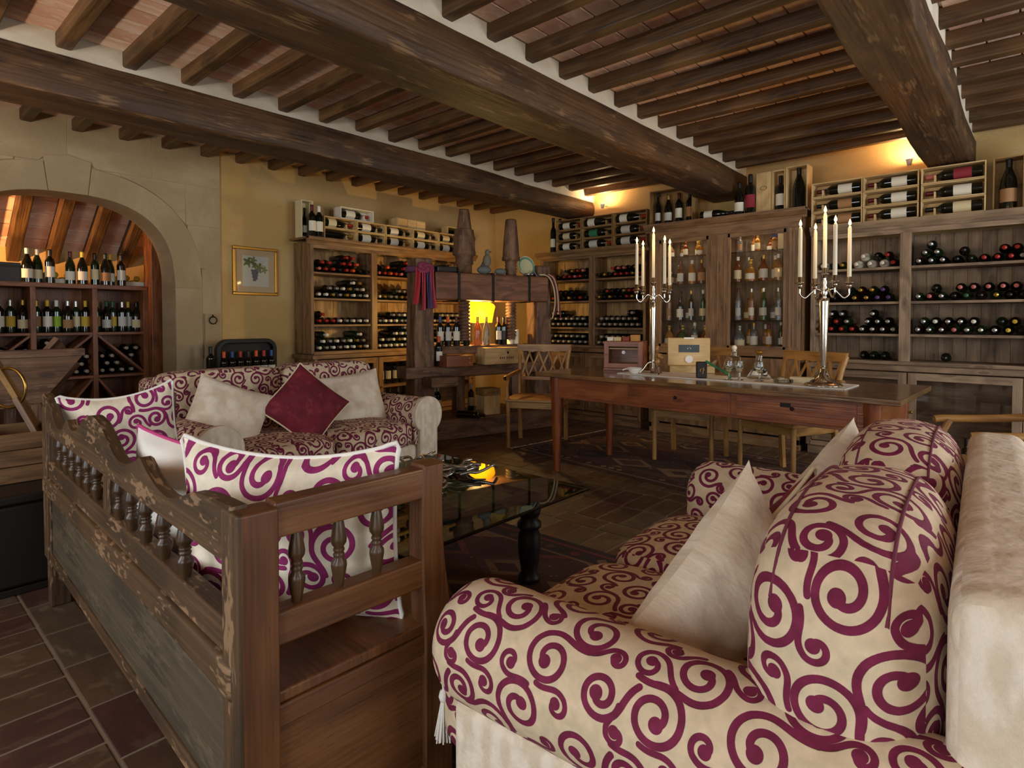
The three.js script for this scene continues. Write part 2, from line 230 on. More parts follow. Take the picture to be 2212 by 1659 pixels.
// basket arch height over the arch axis
const AZ = -1.2, archY = (dz, hw, spring, rise, n) => { const q = Math.abs(dz) / hw; return q >= 1 ? -1 : spring + rise * (1 - q ** n) ** (1 / n); };
const intr = (z) => archY(z - AZ, 0.78, 1.5, 0.73, 2.6), extra = (z) => archY(z - AZ, 1.01, 1.5, 0.955, 2.35);
function archPath(hw, f, y0 = 0, n = 40) { const a = [[-(AZ - hw), y0]]; for (let i = 0; i <= n; i++) { const th = Math.PI * i / n, dz = -hw * Math.cos(th); let y = f(AZ + dz * 0.9999); if (y < 0) y = 1.5; a.push([-(AZ + dz), y]); } a.push([-(AZ + hw), y0]); return a; }
{ // left wall: plaster towards the corner, dressed stone with an arch nearer the camera
  const W = struct('wall_left');
  mesh('plaster_wall', uvm(bx(XL - 0.33, XL, 0, JT + 0.1, ZB - 0.2, -2.39, 0), -1, [0, 0], 0.5), M.plaster, W);
  const core = new THREE.Shape([V2(2.39, 0), V2(2.39, JT + 0.1), V2(-ZF - 0.3, JT + 0.1), V2(-ZF - 0.3, 0)]);
  const hole = []; for (let i = 0; i <= 48; i++) { const dz = -0.78 * Math.cos(Math.PI * i / 48), y = archY(dz * 0.9999, 0.78, 1.5, 0.73, 2.6); hole.push([-(AZ + dz), y]); } hole.push([-(AZ + 0.78), 0.001], [-(AZ - 0.78), 0.001]); core.holes.push(new THREE.Path(hole.map((p) => V2(...p))));
  mesh('stone_wall', uvm(sideWall(core, XL - 0.33, 0.33), -1, [0, 0], 0.6), M.stone, W);
  const blk = (pts, th = 0.018) => mesh('stone_block', uvm(sideWall(pts.map((p) => [p[0], p[1]]), XL - 0.001, th, 0.003), -1, null, 0.6), M.stone, W);
  const g = 0.003;
  // arch ring: keystone, two long voussoirs, jamb blocks
  const ring = (za, zb) => { const a = [], b = []; for (let i = 0; i <= 20; i++) { const z = mix(za, zb, i / 20); a.push([-z, extra(z)]); b.push([-z, intr(z) > 0 ? intr(z) : 1.5]); } return a.concat(b.reverse()); };
  blk([[1.33 - g, intr(-1.33) + 0.002], [1.355, extra(-1.355) + 0.045], [1.2, 2.53], [1.045, extra(-1.045) + 0.045], [1.07 + g, intr(-1.07) + 0.002]], 0.026);
  for (const sgn of [1, -1]) {
    const z = (d) => AZ - sgn * d; // d: distance from arch axis; sgn 1 is the side towards the corner
    const poly = []; for (let i = 0; i <= 24; i++) { const d = mix(0.16, 1.009, (i / 24) ** 0.6); poly.push([-z(d), extra(z(d))]); } poly.push([-z(1.009), 1.5], [-z(0.785), 1.5]); for (let i = 24; i >= 0; i--) { const d = mix(0.135, 0.779, (i / 24) ** 0.6); poly.push([-z(d), intr(z(d)) + 0.003]); }
    blk(poly);
    let y = 1.494; for (const h of [0.74, 0.75]) { blk([[-z(0.785), y - h + g], [-z(1.009), y - h + g], [-z(1.009), y], [-z(0.785), y]]); y -= h + 0.002; }
  }
  // field courses
  const courses = [0, 0.42, 0.84, 1.26, 1.68, 2.08, 2.45, 2.86]; 
  for (let c = 0; c < courses.length - 1; c++) {
    const y0 = courses[c] + g, y1 = courses[c + 1] - g; let z = -2.385, k = 0;
    while (z < 1.2) {
      const w = (c % 2 && k === 0 ? 0.30 : 0.56) + 0.06 * hash(c, k, 7), za = z + g, zb = Math.min(z + w, 1.2) - g; z += w; k++;
      const pts = []; let any = false; const low = []; for (let i = 0; i <= 16; i++) { const q = mix(za, zb, i / 16), d = Math.abs(q - AZ); let lo = y0; if (d < 1.02) lo = Math.max(y0, extra(q) + 0.012); if (d < 0.165) lo = Math.max(lo, 2.535 - d * 0.25); low.push([-q, lo]); }
      // keep the run of columns that is open
      let run = []; const flush = () => { if (run.length > 1) { const top = [[run[run.length - 1][0], y1], [run[0][0], y1]]; blk(run.concat(top), 0.015); } run = []; };
      for (const p of low) { if (p[1] < y1 - 0.012) run.push(p); else flush(); } flush();
    }
  }
}
struct('wall_back', uvm(bx(XL - 0.33, XR + 0.3, 0, JT + 0.1, ZB - 0.25, ZB, 0), -1, [0, 0], 0.5), M.plaster);
{ // right and front walls with the windows the daylight comes through
  const openings = (a, b, list) => { const s = new THREE.Shape([V2(a, 0), V2(b, 0), V2(b, JT + 0.1), V2(a, JT + 0.1)]); for (const c of list) s.holes.push(new THREE.Path([V2(c - 0.8, 0.65), V2(c + 0.8, 0.65), V2(c + 0.8, 2.35), V2(c - 0.8, 2.35)])); return s; };
  struct('wall_right', uvm(tr(extr(openings(-ZF - 0.3, -ZB + 0.25, [1.0, 4.0]), 0.3, 0), XR, 0, 0, 0, Math.PI / 2), -1, [0, 0], 0.5), M.plaster);
  struct('wall_front', uvm(tr(extr(openings(XL - 0.3, XR, [-2.3, 0.5]), 0.3, 0), 0, 0, ZF), -1, [0, 0], 0.5), M.plaster);
  const frame = []; for (const x of [-0.77, 0, 0.77]) frame.push(cb(0.06, 1.7, 0.06, x, 1.5, 0, 0.004)); for (const y of [0.68, 1.78, 2.32]) frame.push(cb(1.6, 0.06, 0.06, 0, y, 0, 0.004));
  [[-2.3, ZF + 0.15, 0], [0.5, ZF + 0.15, 0], [XR + 0.15, -1, Math.PI / 2], [XR + 0.15, -4, Math.PI / 2]].forEach(([x, z, r], k) => { const w = struct(`window_${k + 1}`); w.position.set(x, 0, z); w.rotation.y = r; mesh('window_frame', k ? frame.map((q) => q.clone()) : frame.map((q) => q.clone()), M.caseWood, w); for (const s of [-0.385, 0.385]) mesh('pane', tr(new THREE.BoxGeometry(0.74, 1.64, 0.004), s, 1.5, 0), M.glassPane, w); });
}
{ // niche behind the arch: walls, sloping ceiling on rafters, lamp
  const W = struct('wall_niche'), X0 = -7.25, X1 = XL - 0.33;
  mesh('back_panel', uvm(bx(X0 - 0.2, X0, 0, 3, -2.6, 0.6, 0), -1, null, 0.5), M.plaster, W);
  mesh('side_panel', uvm(bx(X0 - 0.2, X1, 0, 3, -2.35, -2.15, 0), -1, null, 0.5), M.plaster, W);
  mesh('side_panel', uvm(bx(X0 - 0.2, X1, 0, 3, 0.3, 0.5, 0), -1, null, 0.5), M.plaster, W);
  const c = struct('ceiling_niche'), sl = Math.atan2(0.75, X1 - X0), L = Math.hypot(0.75, X1 - X0) + 0.3;
  const place = (o, z) => { o.position.set((X0 + X1) / 2, 2.15, z); o.rotation.z = sl; };
  place(mesh('sloping_slab', uvm(cb(L, 0.1, 2.7, 0, 0.16, 0, 0), 2, null, 1.5), M.terra[0], c), -0.95);
  for (let z = 0.2, k = 0; z > -2.2; z -= 0.3, k++) { place(mesh('rafter', cb(L, 0.13, 0.1, 0, 0.05, 0, 0.012, 0), M.joist, c), z - 0.05); if (z > -2.0) for (let i = 0; i < 9; i++) { const o = mesh('brick', tileGeo(L / 9 - 0.008, 0.014, 0.2, i + k, true), M.terra[(i + k) % 3], c), u = (i - 4) * L / 9; o.position.set((X0 + X1) / 2 + u * Math.cos(sl) - 0.112 * Math.sin(sl), 2.15 + u * Math.sin(sl) + 0.112 * Math.cos(sl), z - 0.2); o.rotation.z = sl; } }
}
// ---------------------------------------------------------------- upholstery
function scrolls(ground, figure, s0, TILE = 0.36) {
  const N = 1024, cv = document.createElement('canvas'); cv.width = cv.height = N; const c = cv.getContext('2d'); c.fillStyle = ground; c.fillRect(0, 0, N, N);
  const bv = document.createElement('canvas'); bv.width = bv.height = 512; const b = bv.getContext('2d'); b.fillStyle = '#404040'; b.fillRect(0, 0, 512, 512);
  const keep = seed; seed = s0; const cs = []; const wrap = (d) => d - Math.round(d);
  for (const [r, tries] of [[0.142, 60], [0.128, 160], [0.108, 400], [0.085, 700], [0.062, 900], [0.05, 900]]) for (let t = 0; t < tries; t++) { const x = rnd(), y = rnd(); if (cs.every((q) => Math.hypot(wrap(x - q.x), wrap(y - q.y)) > (r + q.r) * 0.96 + 0.004)) cs.push({ x, y, r, s: rnd() < 0.5 ? 1 : -1 }); }
  const lw = 0.031, draws = [];
  cs.forEach((q, i) => {
    let best = null; cs.forEach((p, k) => { if (k === i || (p.link === i)) return; const dx = wrap(p.x - q.x), dy = wrap(p.y - q.y), d = Math.hypot(dx, dy) - p.r - q.r - (p.r > q.r ? 0.02 : 0); if (!best || d < best.d) best = { k, dx, dy, d }; }); q.link = best.k;
    const p = cs[best.k], phi = Math.atan2(best.dy, best.dx), s = q.s, te = phi - s * 1.15, turns = q.r > 0.1 ? 1.3 : q.r > 0.07 ? 1.05 : 0.8, pts = [], n = 60, R = q.r * 0.9;
    for (let j = 0; j <= n; j++) { const f = j / n, a = te - s * TAU * turns * (1 - f), rad = R * (0.24 + 0.76 * f ** 0.9); pts.push([q.x + rad * Math.cos(a), q.y + rad * Math.sin(a)]); }
    const e = pts[n], ta = te + s * Math.PI / 2, a2 = phi + Math.PI - s * 0.75, px = q.x + best.dx + p.r * 0.92 * Math.cos(a2), py = q.y + best.dy + p.r * 0.92 * Math.sin(a2), tb = a2 - s * Math.PI / 2, k = Math.hypot(px - e[0], py - e[1]) * 0.45;
    for (let j = 1; j <= 16; j++) { const t = j / 16, u = 1 - t; const x1 = e[0] + k * Math.cos(ta), y1 = e[1] + k * Math.sin(ta), x2 = px - k * Math.cos(tb), y2 = py - k * Math.sin(tb); pts.push([u * u * u * e[0] + 3 * u * u * t * x1 + 3 * u * t * t * x2 + t * t * t * px, u * u * u * e[1] + 3 * u * u * t * y1 + 3 * u * t * t * y2 + t * t * t * py]); }
    draws.push([pts, q.r > 0.09 ? lw : lw * 0.85]);
  });
  const paint = (g, S, col) => { g.strokeStyle = g.fillStyle = col; g.lineCap = g.lineJoin = 'round'; for (const [pts, w] of draws) for (let ox = -1; ox <= 1; ox++) for (let oy = -1; oy <= 1; oy++) { g.lineWidth = w * S; g.beginPath(); pts.forEach((p, j) => { const x = (p[0] + ox) * S, y = (p[1] + oy) * S; j ? g.lineTo(x, y) : g.moveTo(x, y); }); g.stroke(); g.beginPath(); g.arc((pts[0][0] + ox) * S, (pts[0][1] + oy) * S, w * 1.05 * S, 0, TAU); g.fill(); } };
  paint(c, N, figure); paint(b, 512, '#d0d0d0'); seed = keep;
  // pile and weave grain
  const im = c.getImageData(0, 0, N, N), d = im.data; for (let j = 0; j < N; j++) for (let i = 0; i < N; i++) { const k = (j * N + i) * 4, g = (hash(i, j, 9) - 0.5) * 16 + (fbm(i / N, j / N, 24, 24, 77, 3) - 0.5) * 34; d[k] += g; d[k + 1] += g * 0.8; d[k + 2] += g * 0.8; } c.putImageData(im, 0, 0);
  const mk = (canvas, srgb) => { const t = new THREE.CanvasTexture(canvas); t.wrapS = t.wrapT = THREE.RepeatWrapping; t.repeat.set(1 / TILE, 1 / TILE); if (srgb) t.colorSpace = THREE.SRGBColorSpace; return t; };
  return std({ map: mk(cv, true), bumpMap: mk(bv, false), bumpScale: 0.0025, roughness: 0.85, sheen: 0.35, sheenColor: new THREE.Color(0x9a4a5e), sheenRoughness: 0.45 });
}
M.scroll = scrolls('#d2bd9c', '#6e1238', 991); M.scrollLight = scrolls('#ecdfc6', '#8c1e5e', 417, 0.4);
M.velvet = std({ map: T.velvet, roughness: 0.9, bumpMap: B.crush, bumpScale: 0.007, sheen: 0.4, sheenColor: new THREE.Color(0xd8cbb4), sheenRoughness: 0.5 });
M.redVelvet = std({ map: T.redVelvet, roughness: 0.85, bumpMap: B.crush, bumpScale: 0.008, sheen: 0.6, sheenColor: new THREE.Color(0xb04a50), sheenRoughness: 0.4 });
M.seam = pm(0x6e2a3e, 0.9); M.linen = std({ color: 0xf0ebe0, roughness: 0.9, bumpMap: B.fine, bumpScale: 0.0006 }); M.pinkPiping = pm(0xc0407c, 0.8); M.creamPiping = pm(0xd8c8a4, 0.85);

function gridGeo(nu, nv, f, closeU = false) { // f(u,v) -> [x,y,z,s,t]
  const P = [], UV = [], I = []; for (let j = 0; j <= nv; j++) for (let i = 0; i <= nu; i++) { const q = f(i / nu, j / nv); P.push(q[0], q[1], q[2]); UV.push(q[3], q[4]); }
  for (let j = 0; j < nv; j++) for (let i = 0; i < nu; i++) { const a = j * (nu + 1) + i, b = a + 1, c = a + nu + 1, d = c + 1; I.push(a, b, c, b, d, c); }
  const g = new THREE.BufferGeometry(); g.setAttribute('position', new THREE.Float32BufferAttribute(P, 3)); g.setAttribute('uv', new THREE.Float32BufferAttribute(UV, 2)); g.setIndex(I); g.computeVertexNormals();
  if (closeU) { const n = g.attributes.normal; for (let j = 0; j <= nv; j++) { const a = j * (nu + 1), b = a + nu; const v = V3(n.getX(a) + n.getX(b), n.getY(a) + n.getY(b), n.getZ(a) + n.getZ(b)).normalize(); n.setXYZ(a, v.x, v.y, v.z); n.setXYZ(b, v.x, v.y, v.z); } }
  return toFlat(g);
}
// knife-edge cushion in the xy plane, thickness along z
function pillowGeo(w, h, t, { c = 0.07, wr = 0.006, s = 1, uo = 0, sag = 0 } = {}) {
  const pos = (u, v, side) => { const x = w / 2 * u * (1 - c * (1 - v * v) * u * u), y = h / 2 * v * (1 - c * (1 - u * u) * v * v), q = Math.max(0, (1 - Math.abs(u) ** 2.4) * (1 - Math.abs(v) ** 2.4)) ** 0.55, n = (fbm((u + 1) / 2 * 0.98, (v + 1) / 2 * 0.98, 5, 5, s, 3) - 0.5) * wr * 4 * q; return [x, y - sag * (1 - u * u) * (v > 0 ? v : 0), side * (t / 2 * q) + n]; };
  return merge([1, -1].map((side) => gridGeo(26, 26, (a, b) => { const u = (a * 2 - 1) * side, v = b * 2 - 1, p = pos(u, v, side); return [...p, p[0] * (side > 0 ? 1 : -1) + uo, p[1] + uo * 0.7]; })));
}
function pillowRim(w, h, { c = 0.07, sag = 0 } = {}, r = 0.006) { const a = [], n = 12, f = (u, v) => a.push([w / 2 * u * (1 - c * (1 - v * v) * u * u), h / 2 * v * (1 - c * (1 - u * u) * v * v) - sag * (1 - u * u) * (v > 0 ? v : 0), 0]); for (let i = 0; i < n; i++) f(-1 + 2 * i / n, -1); for (let i = 0; i < n; i++) f(1, -1 + 2 * i / n); for (let i = 0; i < n; i++) f(1 - 2 * i / n, 1); for (let i = 0; i < n; i++) f(-1, 1 - 2 * i / n); return tube(a, r, 110, 6, true); }
function cushion(label, { w = 0.46, h = 0.46, t = 0.16, mat = M.velvet, piping = null, pos, ex = 0, ey = 0, ez = 0, order = 'YXZ', opt = {}, edge = null }) {
  const o = thing('cushion', label, 'cushion', pos); o.rotation.set(ex, ey, ez, order); if (edge) { /* upper edge from a to b, the cushion hanging along `down` */ const a = V3(...edge.a), b = V3(...edge.b), X = b.clone().sub(a).normalize(), Y = V3(...edge.down).negate(); Y.sub(X.clone().multiplyScalar(X.dot(Y))).normalize(); const Z = X.clone().cross(Y); o.quaternion.setFromRotationMatrix(new THREE.Matrix4().makeBasis(X, Y, Z)); o.position.copy(a.add(b).multiplyScalar(0.5).addScaledVector(Y, -h / 2)); } mesh('cover', pillowGeo(w, h, t, opt), mat, o); if (piping) mesh('piping', pillowRim(w, h, opt), piping, o); return o;
}
// rounded block (superellipsoid) with fabric uv in metres
function softBox(w, h, d, n = 6, seg = 14, crown = 0, s = 0) {
  let g = new THREE.BoxGeometry(2, 2, 2, seg, seg, seg); const p = g.attributes.position;
  for (let i = 0; i < p.count; i++) { const x = p.getX(i), y = p.getY(i), z = p.getZ(i), L = (Math.abs(x) ** n + Math.abs(y) ** n + Math.abs(z) ** n) ** (1 / n), k = 1 / L; let Y = y * k; Y += (y > 0 ? crown * (1 - x * x) * (1 - z * z) : 0); const wob = 1 + (fbm((x + 1) / 2.1, (z + 1 + y) / 4.2, 4, 4, 50 + s, 2) - 0.5) * 0.03; p.setXYZ(i, x * k * w / 2 * wob, Y * h / 2 * wob, z * k * d / 2); }
  const nv = g.attributes.position.count, uv = new Float32Array(nv * 2); const per = (seg + 1) * (seg + 1); // face order +x,-x,+y,-y,+z,-z
  for (let i = 0; i < nv; i++) { const f = Math.floor(i / per), x = p.getX(i), y = p.getY(i), z = p.getZ(i); const q = f < 2 ? [z, y] : f < 4 ? [x, z] : [x, y]; if (f >= 2 && f < 4) { q[0] = z; q[1] = x; } uv[i * 2] = q[0] + s * 0.17; uv[i * 2 + 1] = q[1] + s * 0.23; }
  g.setAttribute('uv', new THREE.BufferAttribute(uv, 2)); g.computeVertexNormals(); // weld normals between faces
  const key = new Map(), nm = g.attributes.normal; for (let i = 0; i < nv; i++) { const k = [p.getX(i), p.getY(i), p.getZ(i)].map((q) => q.toFixed(4)).join(); if (!key.has(k)) key.set(k, []); key.get(k).push(i); }
  for (const l of key.values()) if (l.length > 1) { const v = V3(0, 0, 0); l.forEach((i) => v.add(V3(nm.getX(i), nm.getY(i), nm.getZ(i)))); v.normalize(); l.forEach((i) => nm.setXYZ(i, v.x, v.y, v.z)); }
  return toFlat(g);
}
// closed profile [[z,y]...] swept along x from x0 to x1 with a rounded front end at x0
function sweepX(prof, x0, x1, round, uo = 0) {
  const n = prof.length, cz = prof.reduce((a, p) => a + p[0], 0) / n, cy = prof.reduce((a, p) => a + p[1], 0) / n, arc = [0]; for (let i = 1; i <= n; i++) { const a = prof[i - 1], b = prof[i % n]; arc.push(arc[i - 1] + Math.hypot(a[0] - b[0], a[1] - b[1])); }
  const rows = 8;
  // quarter-round: at the very front the section shrinks by `round`
  const list = [[x0, 0.0, 0]]; for (let k = 0; k <= rows; k++) { const a = Math.PI / 2 * k / rows; list.push([x0 + round * (1 - Math.cos(a)), 1, round * (1 - Math.sin(a))]); } for (let k = 1; k <= 10; k++) list.push([mix(x0 + round, x1, k / 10), 1, 0]); list.push([x1, 0, 0]);
  let acc = 0; const us = list.map((r, i) => { if (i) acc += i === 1 ? 0.1 : Math.hypot(r[0] - list[i - 1][0], r[2] - list[i - 1][2]); return acc; });
  return gridGeo(n, list.length - 1, (a, b) => { const i = Math.round(a * n) % n, r = list[Math.round(b * (list.length - 1))], p = prof[i]; let dz = p[0] - cz, dy = p[1] - cy; const l = Math.hypot(dz, dy); const k = r[1] === 0 ? 0 : Math.max(0, (l - r[2]) / l); return [r[0], cy + dy * k, cz + dz * k, arc[Math.round(a * n)] + uo, us[Math.round(b * (list.length - 1))]]; }, true);
}
function armProfile(r, cy, low, out) { const p = []; for (let i = 0; i <= 26; i++) { const a = -0.95 + (Math.PI + 0.95) * i / 26; p.push([Math.cos(a) * r, cy + Math.sin(a) * r]); } for (let i = 1; i <= 6; i++) p.push([-r + 0.015 * i / 6, mix(cy, low, i / 6)]); for (let i = 1; i <= 4; i++) p.push([mix(-r + 0.015, r * 0.55, i / 5), low]); for (let i = 0; i <= 4; i++) p.push([r * 0.58, mix(low, cy - r * 0.83, (i + 0.5) / 5.5)]); return p; }
function makeSofa(label, pos, turn, o) { // faces -x; long side along z
  const s = thing('sofa', label, 'sofa', pos, turn), H = o.len / 2, F = o.front, Bk = o.back;
  const vel = (w, h, d, x, y, z, r) => { const g = new RoundedBoxGeometry(w, h, d, 3, r); g.translate(x, y, z); return uvm(g, 1, null, 1.2); };
  mesh('base', vel(Bk - F - 0.06, 0.25, o.len - 0.12, (F + Bk) / 2 + 0.02, 0.175, 0, 0.03), M.velvet, s);
  for (const x of [F + 0.1, Bk - 0.08]) for (const z of [-H + 0.12, H - 0.12]) mesh('foot', cyl(0.03, 0.022, 0.06, x, 0.03, z, 12), M.bench, s);
  const sw = (o.len - 4 * o.r) / 2 + 0.01;
  for (const z of [-1, 1]) { mesh('seat_cushion', tr(softBox(o.bx - F + 0.06, 0.19, sw, 5, 14, 0.16, z + 2), (F + o.bx) / 2, 0.385, z * sw / 2), M.scroll, s); }
  mesh('back_frame', vel(Bk - o.bx1, o.backH - 0.08, o.len - o.backIn * 2, (Bk + o.bx1) / 2, (o.backH - 0.08) / 2 + 0.08, 0, 0.045), o.scrollBack ? M.scroll : M.velvet, s);
  for (const z of [-1, 1]) { const bl = (o.len - o.backIn * 2) / 2 - 0.005 + o.over, g = softBox(o.bx1 - o.bx + 0.02, o.cushH, bl, o.bn, 18, 0, z + 5); mesh('back_cushion', tr(g, (o.bx1 + o.bx) / 2, o.backTop - o.cushH / 2, z * (bl / 2 + 0.002), 0, 0, o.lean ?? 0), M.scroll, s); if (o.seams) { const w2 = (o.bx1 - o.bx + 0.02) / 2; for (const sx of [-0.5, 0.5]) { const pts = []; for (let i = 0; i <= 14; i++) { const t = mix(-0.9, 0.9, i / 14); pts.push([sx * w2, (1 - Math.abs(sx) ** o.bn - Math.abs(t) ** o.bn) ** (1 / o.bn) * o.cushH / 2, t * bl / 2]); } mesh('seam', tr(tube(pts, 0.003, 40, 6), (o.bx1 + o.bx) / 2, o.backTop - o.cushH / 2, z * (bl / 2 + 0.002)), M.seam, s); } } }
  for (const z of [-1, 1]) {
    const prof = armProfile(o.r, o.armY, 0.3, 0.6).map(([a, b]) => [a * z, b]); if (z < 0) prof.reverse();
    mesh('arm', tr(sweepX(prof, F + (o.panel ? 0.03 : 0), Bk - 0.05, o.panel ? 0.012 : 0.09, 0.11 * z), 0, 0, z * (H - o.r)), M.scroll, s);
    mesh('arm_side', vel(Bk - F - 0.09, o.armY - o.r * 0.72 - 0.06, 0.05, (F + Bk) / 2 + 0.03, (o.armY - o.r * 0.72 + 0.06) / 2, z * (H - o.r + 0.066), 0.02), M.velvet, s);
    if (o.panel) { const p = []; for (let i = 0; i <= 24; i++) { const a = -0.9 + (Math.PI + 1.8) * i / 24; p.push([Math.cos(a) * o.r * 1.03, o.armY + Math.sin(a) * o.r * 1.03]); } p.push([-o.r * 0.62, 0.05], [o.r * 0.62, 0.05]); mesh('arm_front', tr(uvm(extr(p, 0.03, 0.008), 1, null, 1.2), F - 0.01, 0, z * (H - o.r), 0, -Math.PI / 2).translate(0.045, 0, 0), M.velvet, s); }
  }
  return s;
}
const sofaR = makeSofa('scroll-patterned sofa with cream back in the right foreground', [-0.5, 0, -1.6], 0.05, { len: 1.62, front: -0.49, back: 0.53, r: 0.125, armY: 0.515, bx: 0.11, bx1: 0.39, backH: 0.86, backTop: 0.905, backIn: 0.1, over: 0.02, cushH: 0.52, bn: 3.0, seams: true });
{ // tassel at the near arm
  const t = new THREE.Group(); t.name = 'tassel'; sofaR.add(t); t.position.set(-0.475, 0, 0.74); t.userData.label = 'cream cotton tassel on a cord';
  mesh('cord', tube([[0.02, 0.5, -0.01], [0, 0.46, 0.002], [0, 0.4, 0.0]], 0.003, 12, 6), M.linen, t); mesh('tassel_head', tr(lathe([[0, 0], [0.008, 0.002], [0.011, 0.012], [0.008, 0.024], [0, 0.028]], 12), 0, 0.378, 0), M.linen, t);
  const th = []; for (let i = 0; i < 34; i++) { const a = TAU * i / 34 + rr(-0.1, 0.1), r = rr(0.35, 1); th.push(tube([[0.006 * r * Math.cos(a), 0.38, 0.006 * r * Math.sin(a)], [0.014 * r * Math.cos(a), 0.345, 0.014 * r * Math.sin(a)], [0.024 * r * Math.cos(a), 0.3 + rr(-0.004, 0.004), 0.024 * r * Math.sin(a)]], 0.0022, 5, 4)); } const sk = mesh('tassel_threads', th, M.linen, t); sk.userData.kind = 'stuff';
}
cushion('cream crushed velvet cushion standing on the right sofa, nearest the camera', { w: 0.56, h: 0.46, t: 0.19, edge: { a: [-0.515, 0.855, -1.45], b: [-0.6, 0.575, -0.99], down: [0.16, -0.85, -0.45] }, opt: { s: 5, wr: 0.012, c: 0.1 } });
cushion('dark red velvet cushion with cream piping on the right sofa', { w: 0.44, h: 0.44, t: 0.14, mat: M.redVelvet, piping: M.creamPiping, edge: { a: [-0.445, 0.79, -1.74], b: [-0.54, 0.62, -1.38], down: [-0.1, -0.85, -0.4] }, opt: { s: 7 } });
cushion('cream velvet cushion at the far end of the right sofa', { w: 0.5, h: 0.44, t: 0.17, edge: { a: [-0.45, 0.87, -2.27], b: [-0.56, 0.64, -1.84], down: [0.05, -0.85, -0.4] }, opt: { s: 9 } });

const sofaL = makeSofa('scroll-patterned sofa with cream arm fronts standing below the picture', [-3.75, 0, -2.02], Math.PI + 0.07, { len: 1.78, front: -0.5, back: 0.52, r: 0.125, armY: 0.505, bx: 0.16, bx1: 0.36, backH: 0.84, backTop: 0.885, backIn: 0.1, over: 0.0, cushH: 0.46, bn: 7, panel: true, scrollBack: true });
cushion('cream velvet cushion leaning in the left half of the far sofa', { w: 0.45, h: 0.43, t: 0.15, pos: [-3.66, 0.61, -1.52], ey: 1.35, ex: -0.35, ez: -0.4, opt: { s: 11 } });
cushion('dark red velvet cushion set on its corner in the middle of the far sofa', { w: 0.42, h: 0.42, t: 0.14, mat: M.redVelvet, piping: M.creamPiping, pos: [-3.55, 0.64, -1.98], ey: 1.35, ex: -0.4, ez: 0.8, opt: { s: 13 } });
cushion('cream velvet cushion beside the right arm of the far sofa', { w: 0.46, h: 0.4, t: 0.15, pos: [-3.72, 0.62, -2.46], ey: 1.4, ex: -0.3, ez: 0.12, opt: { s: 15 } });
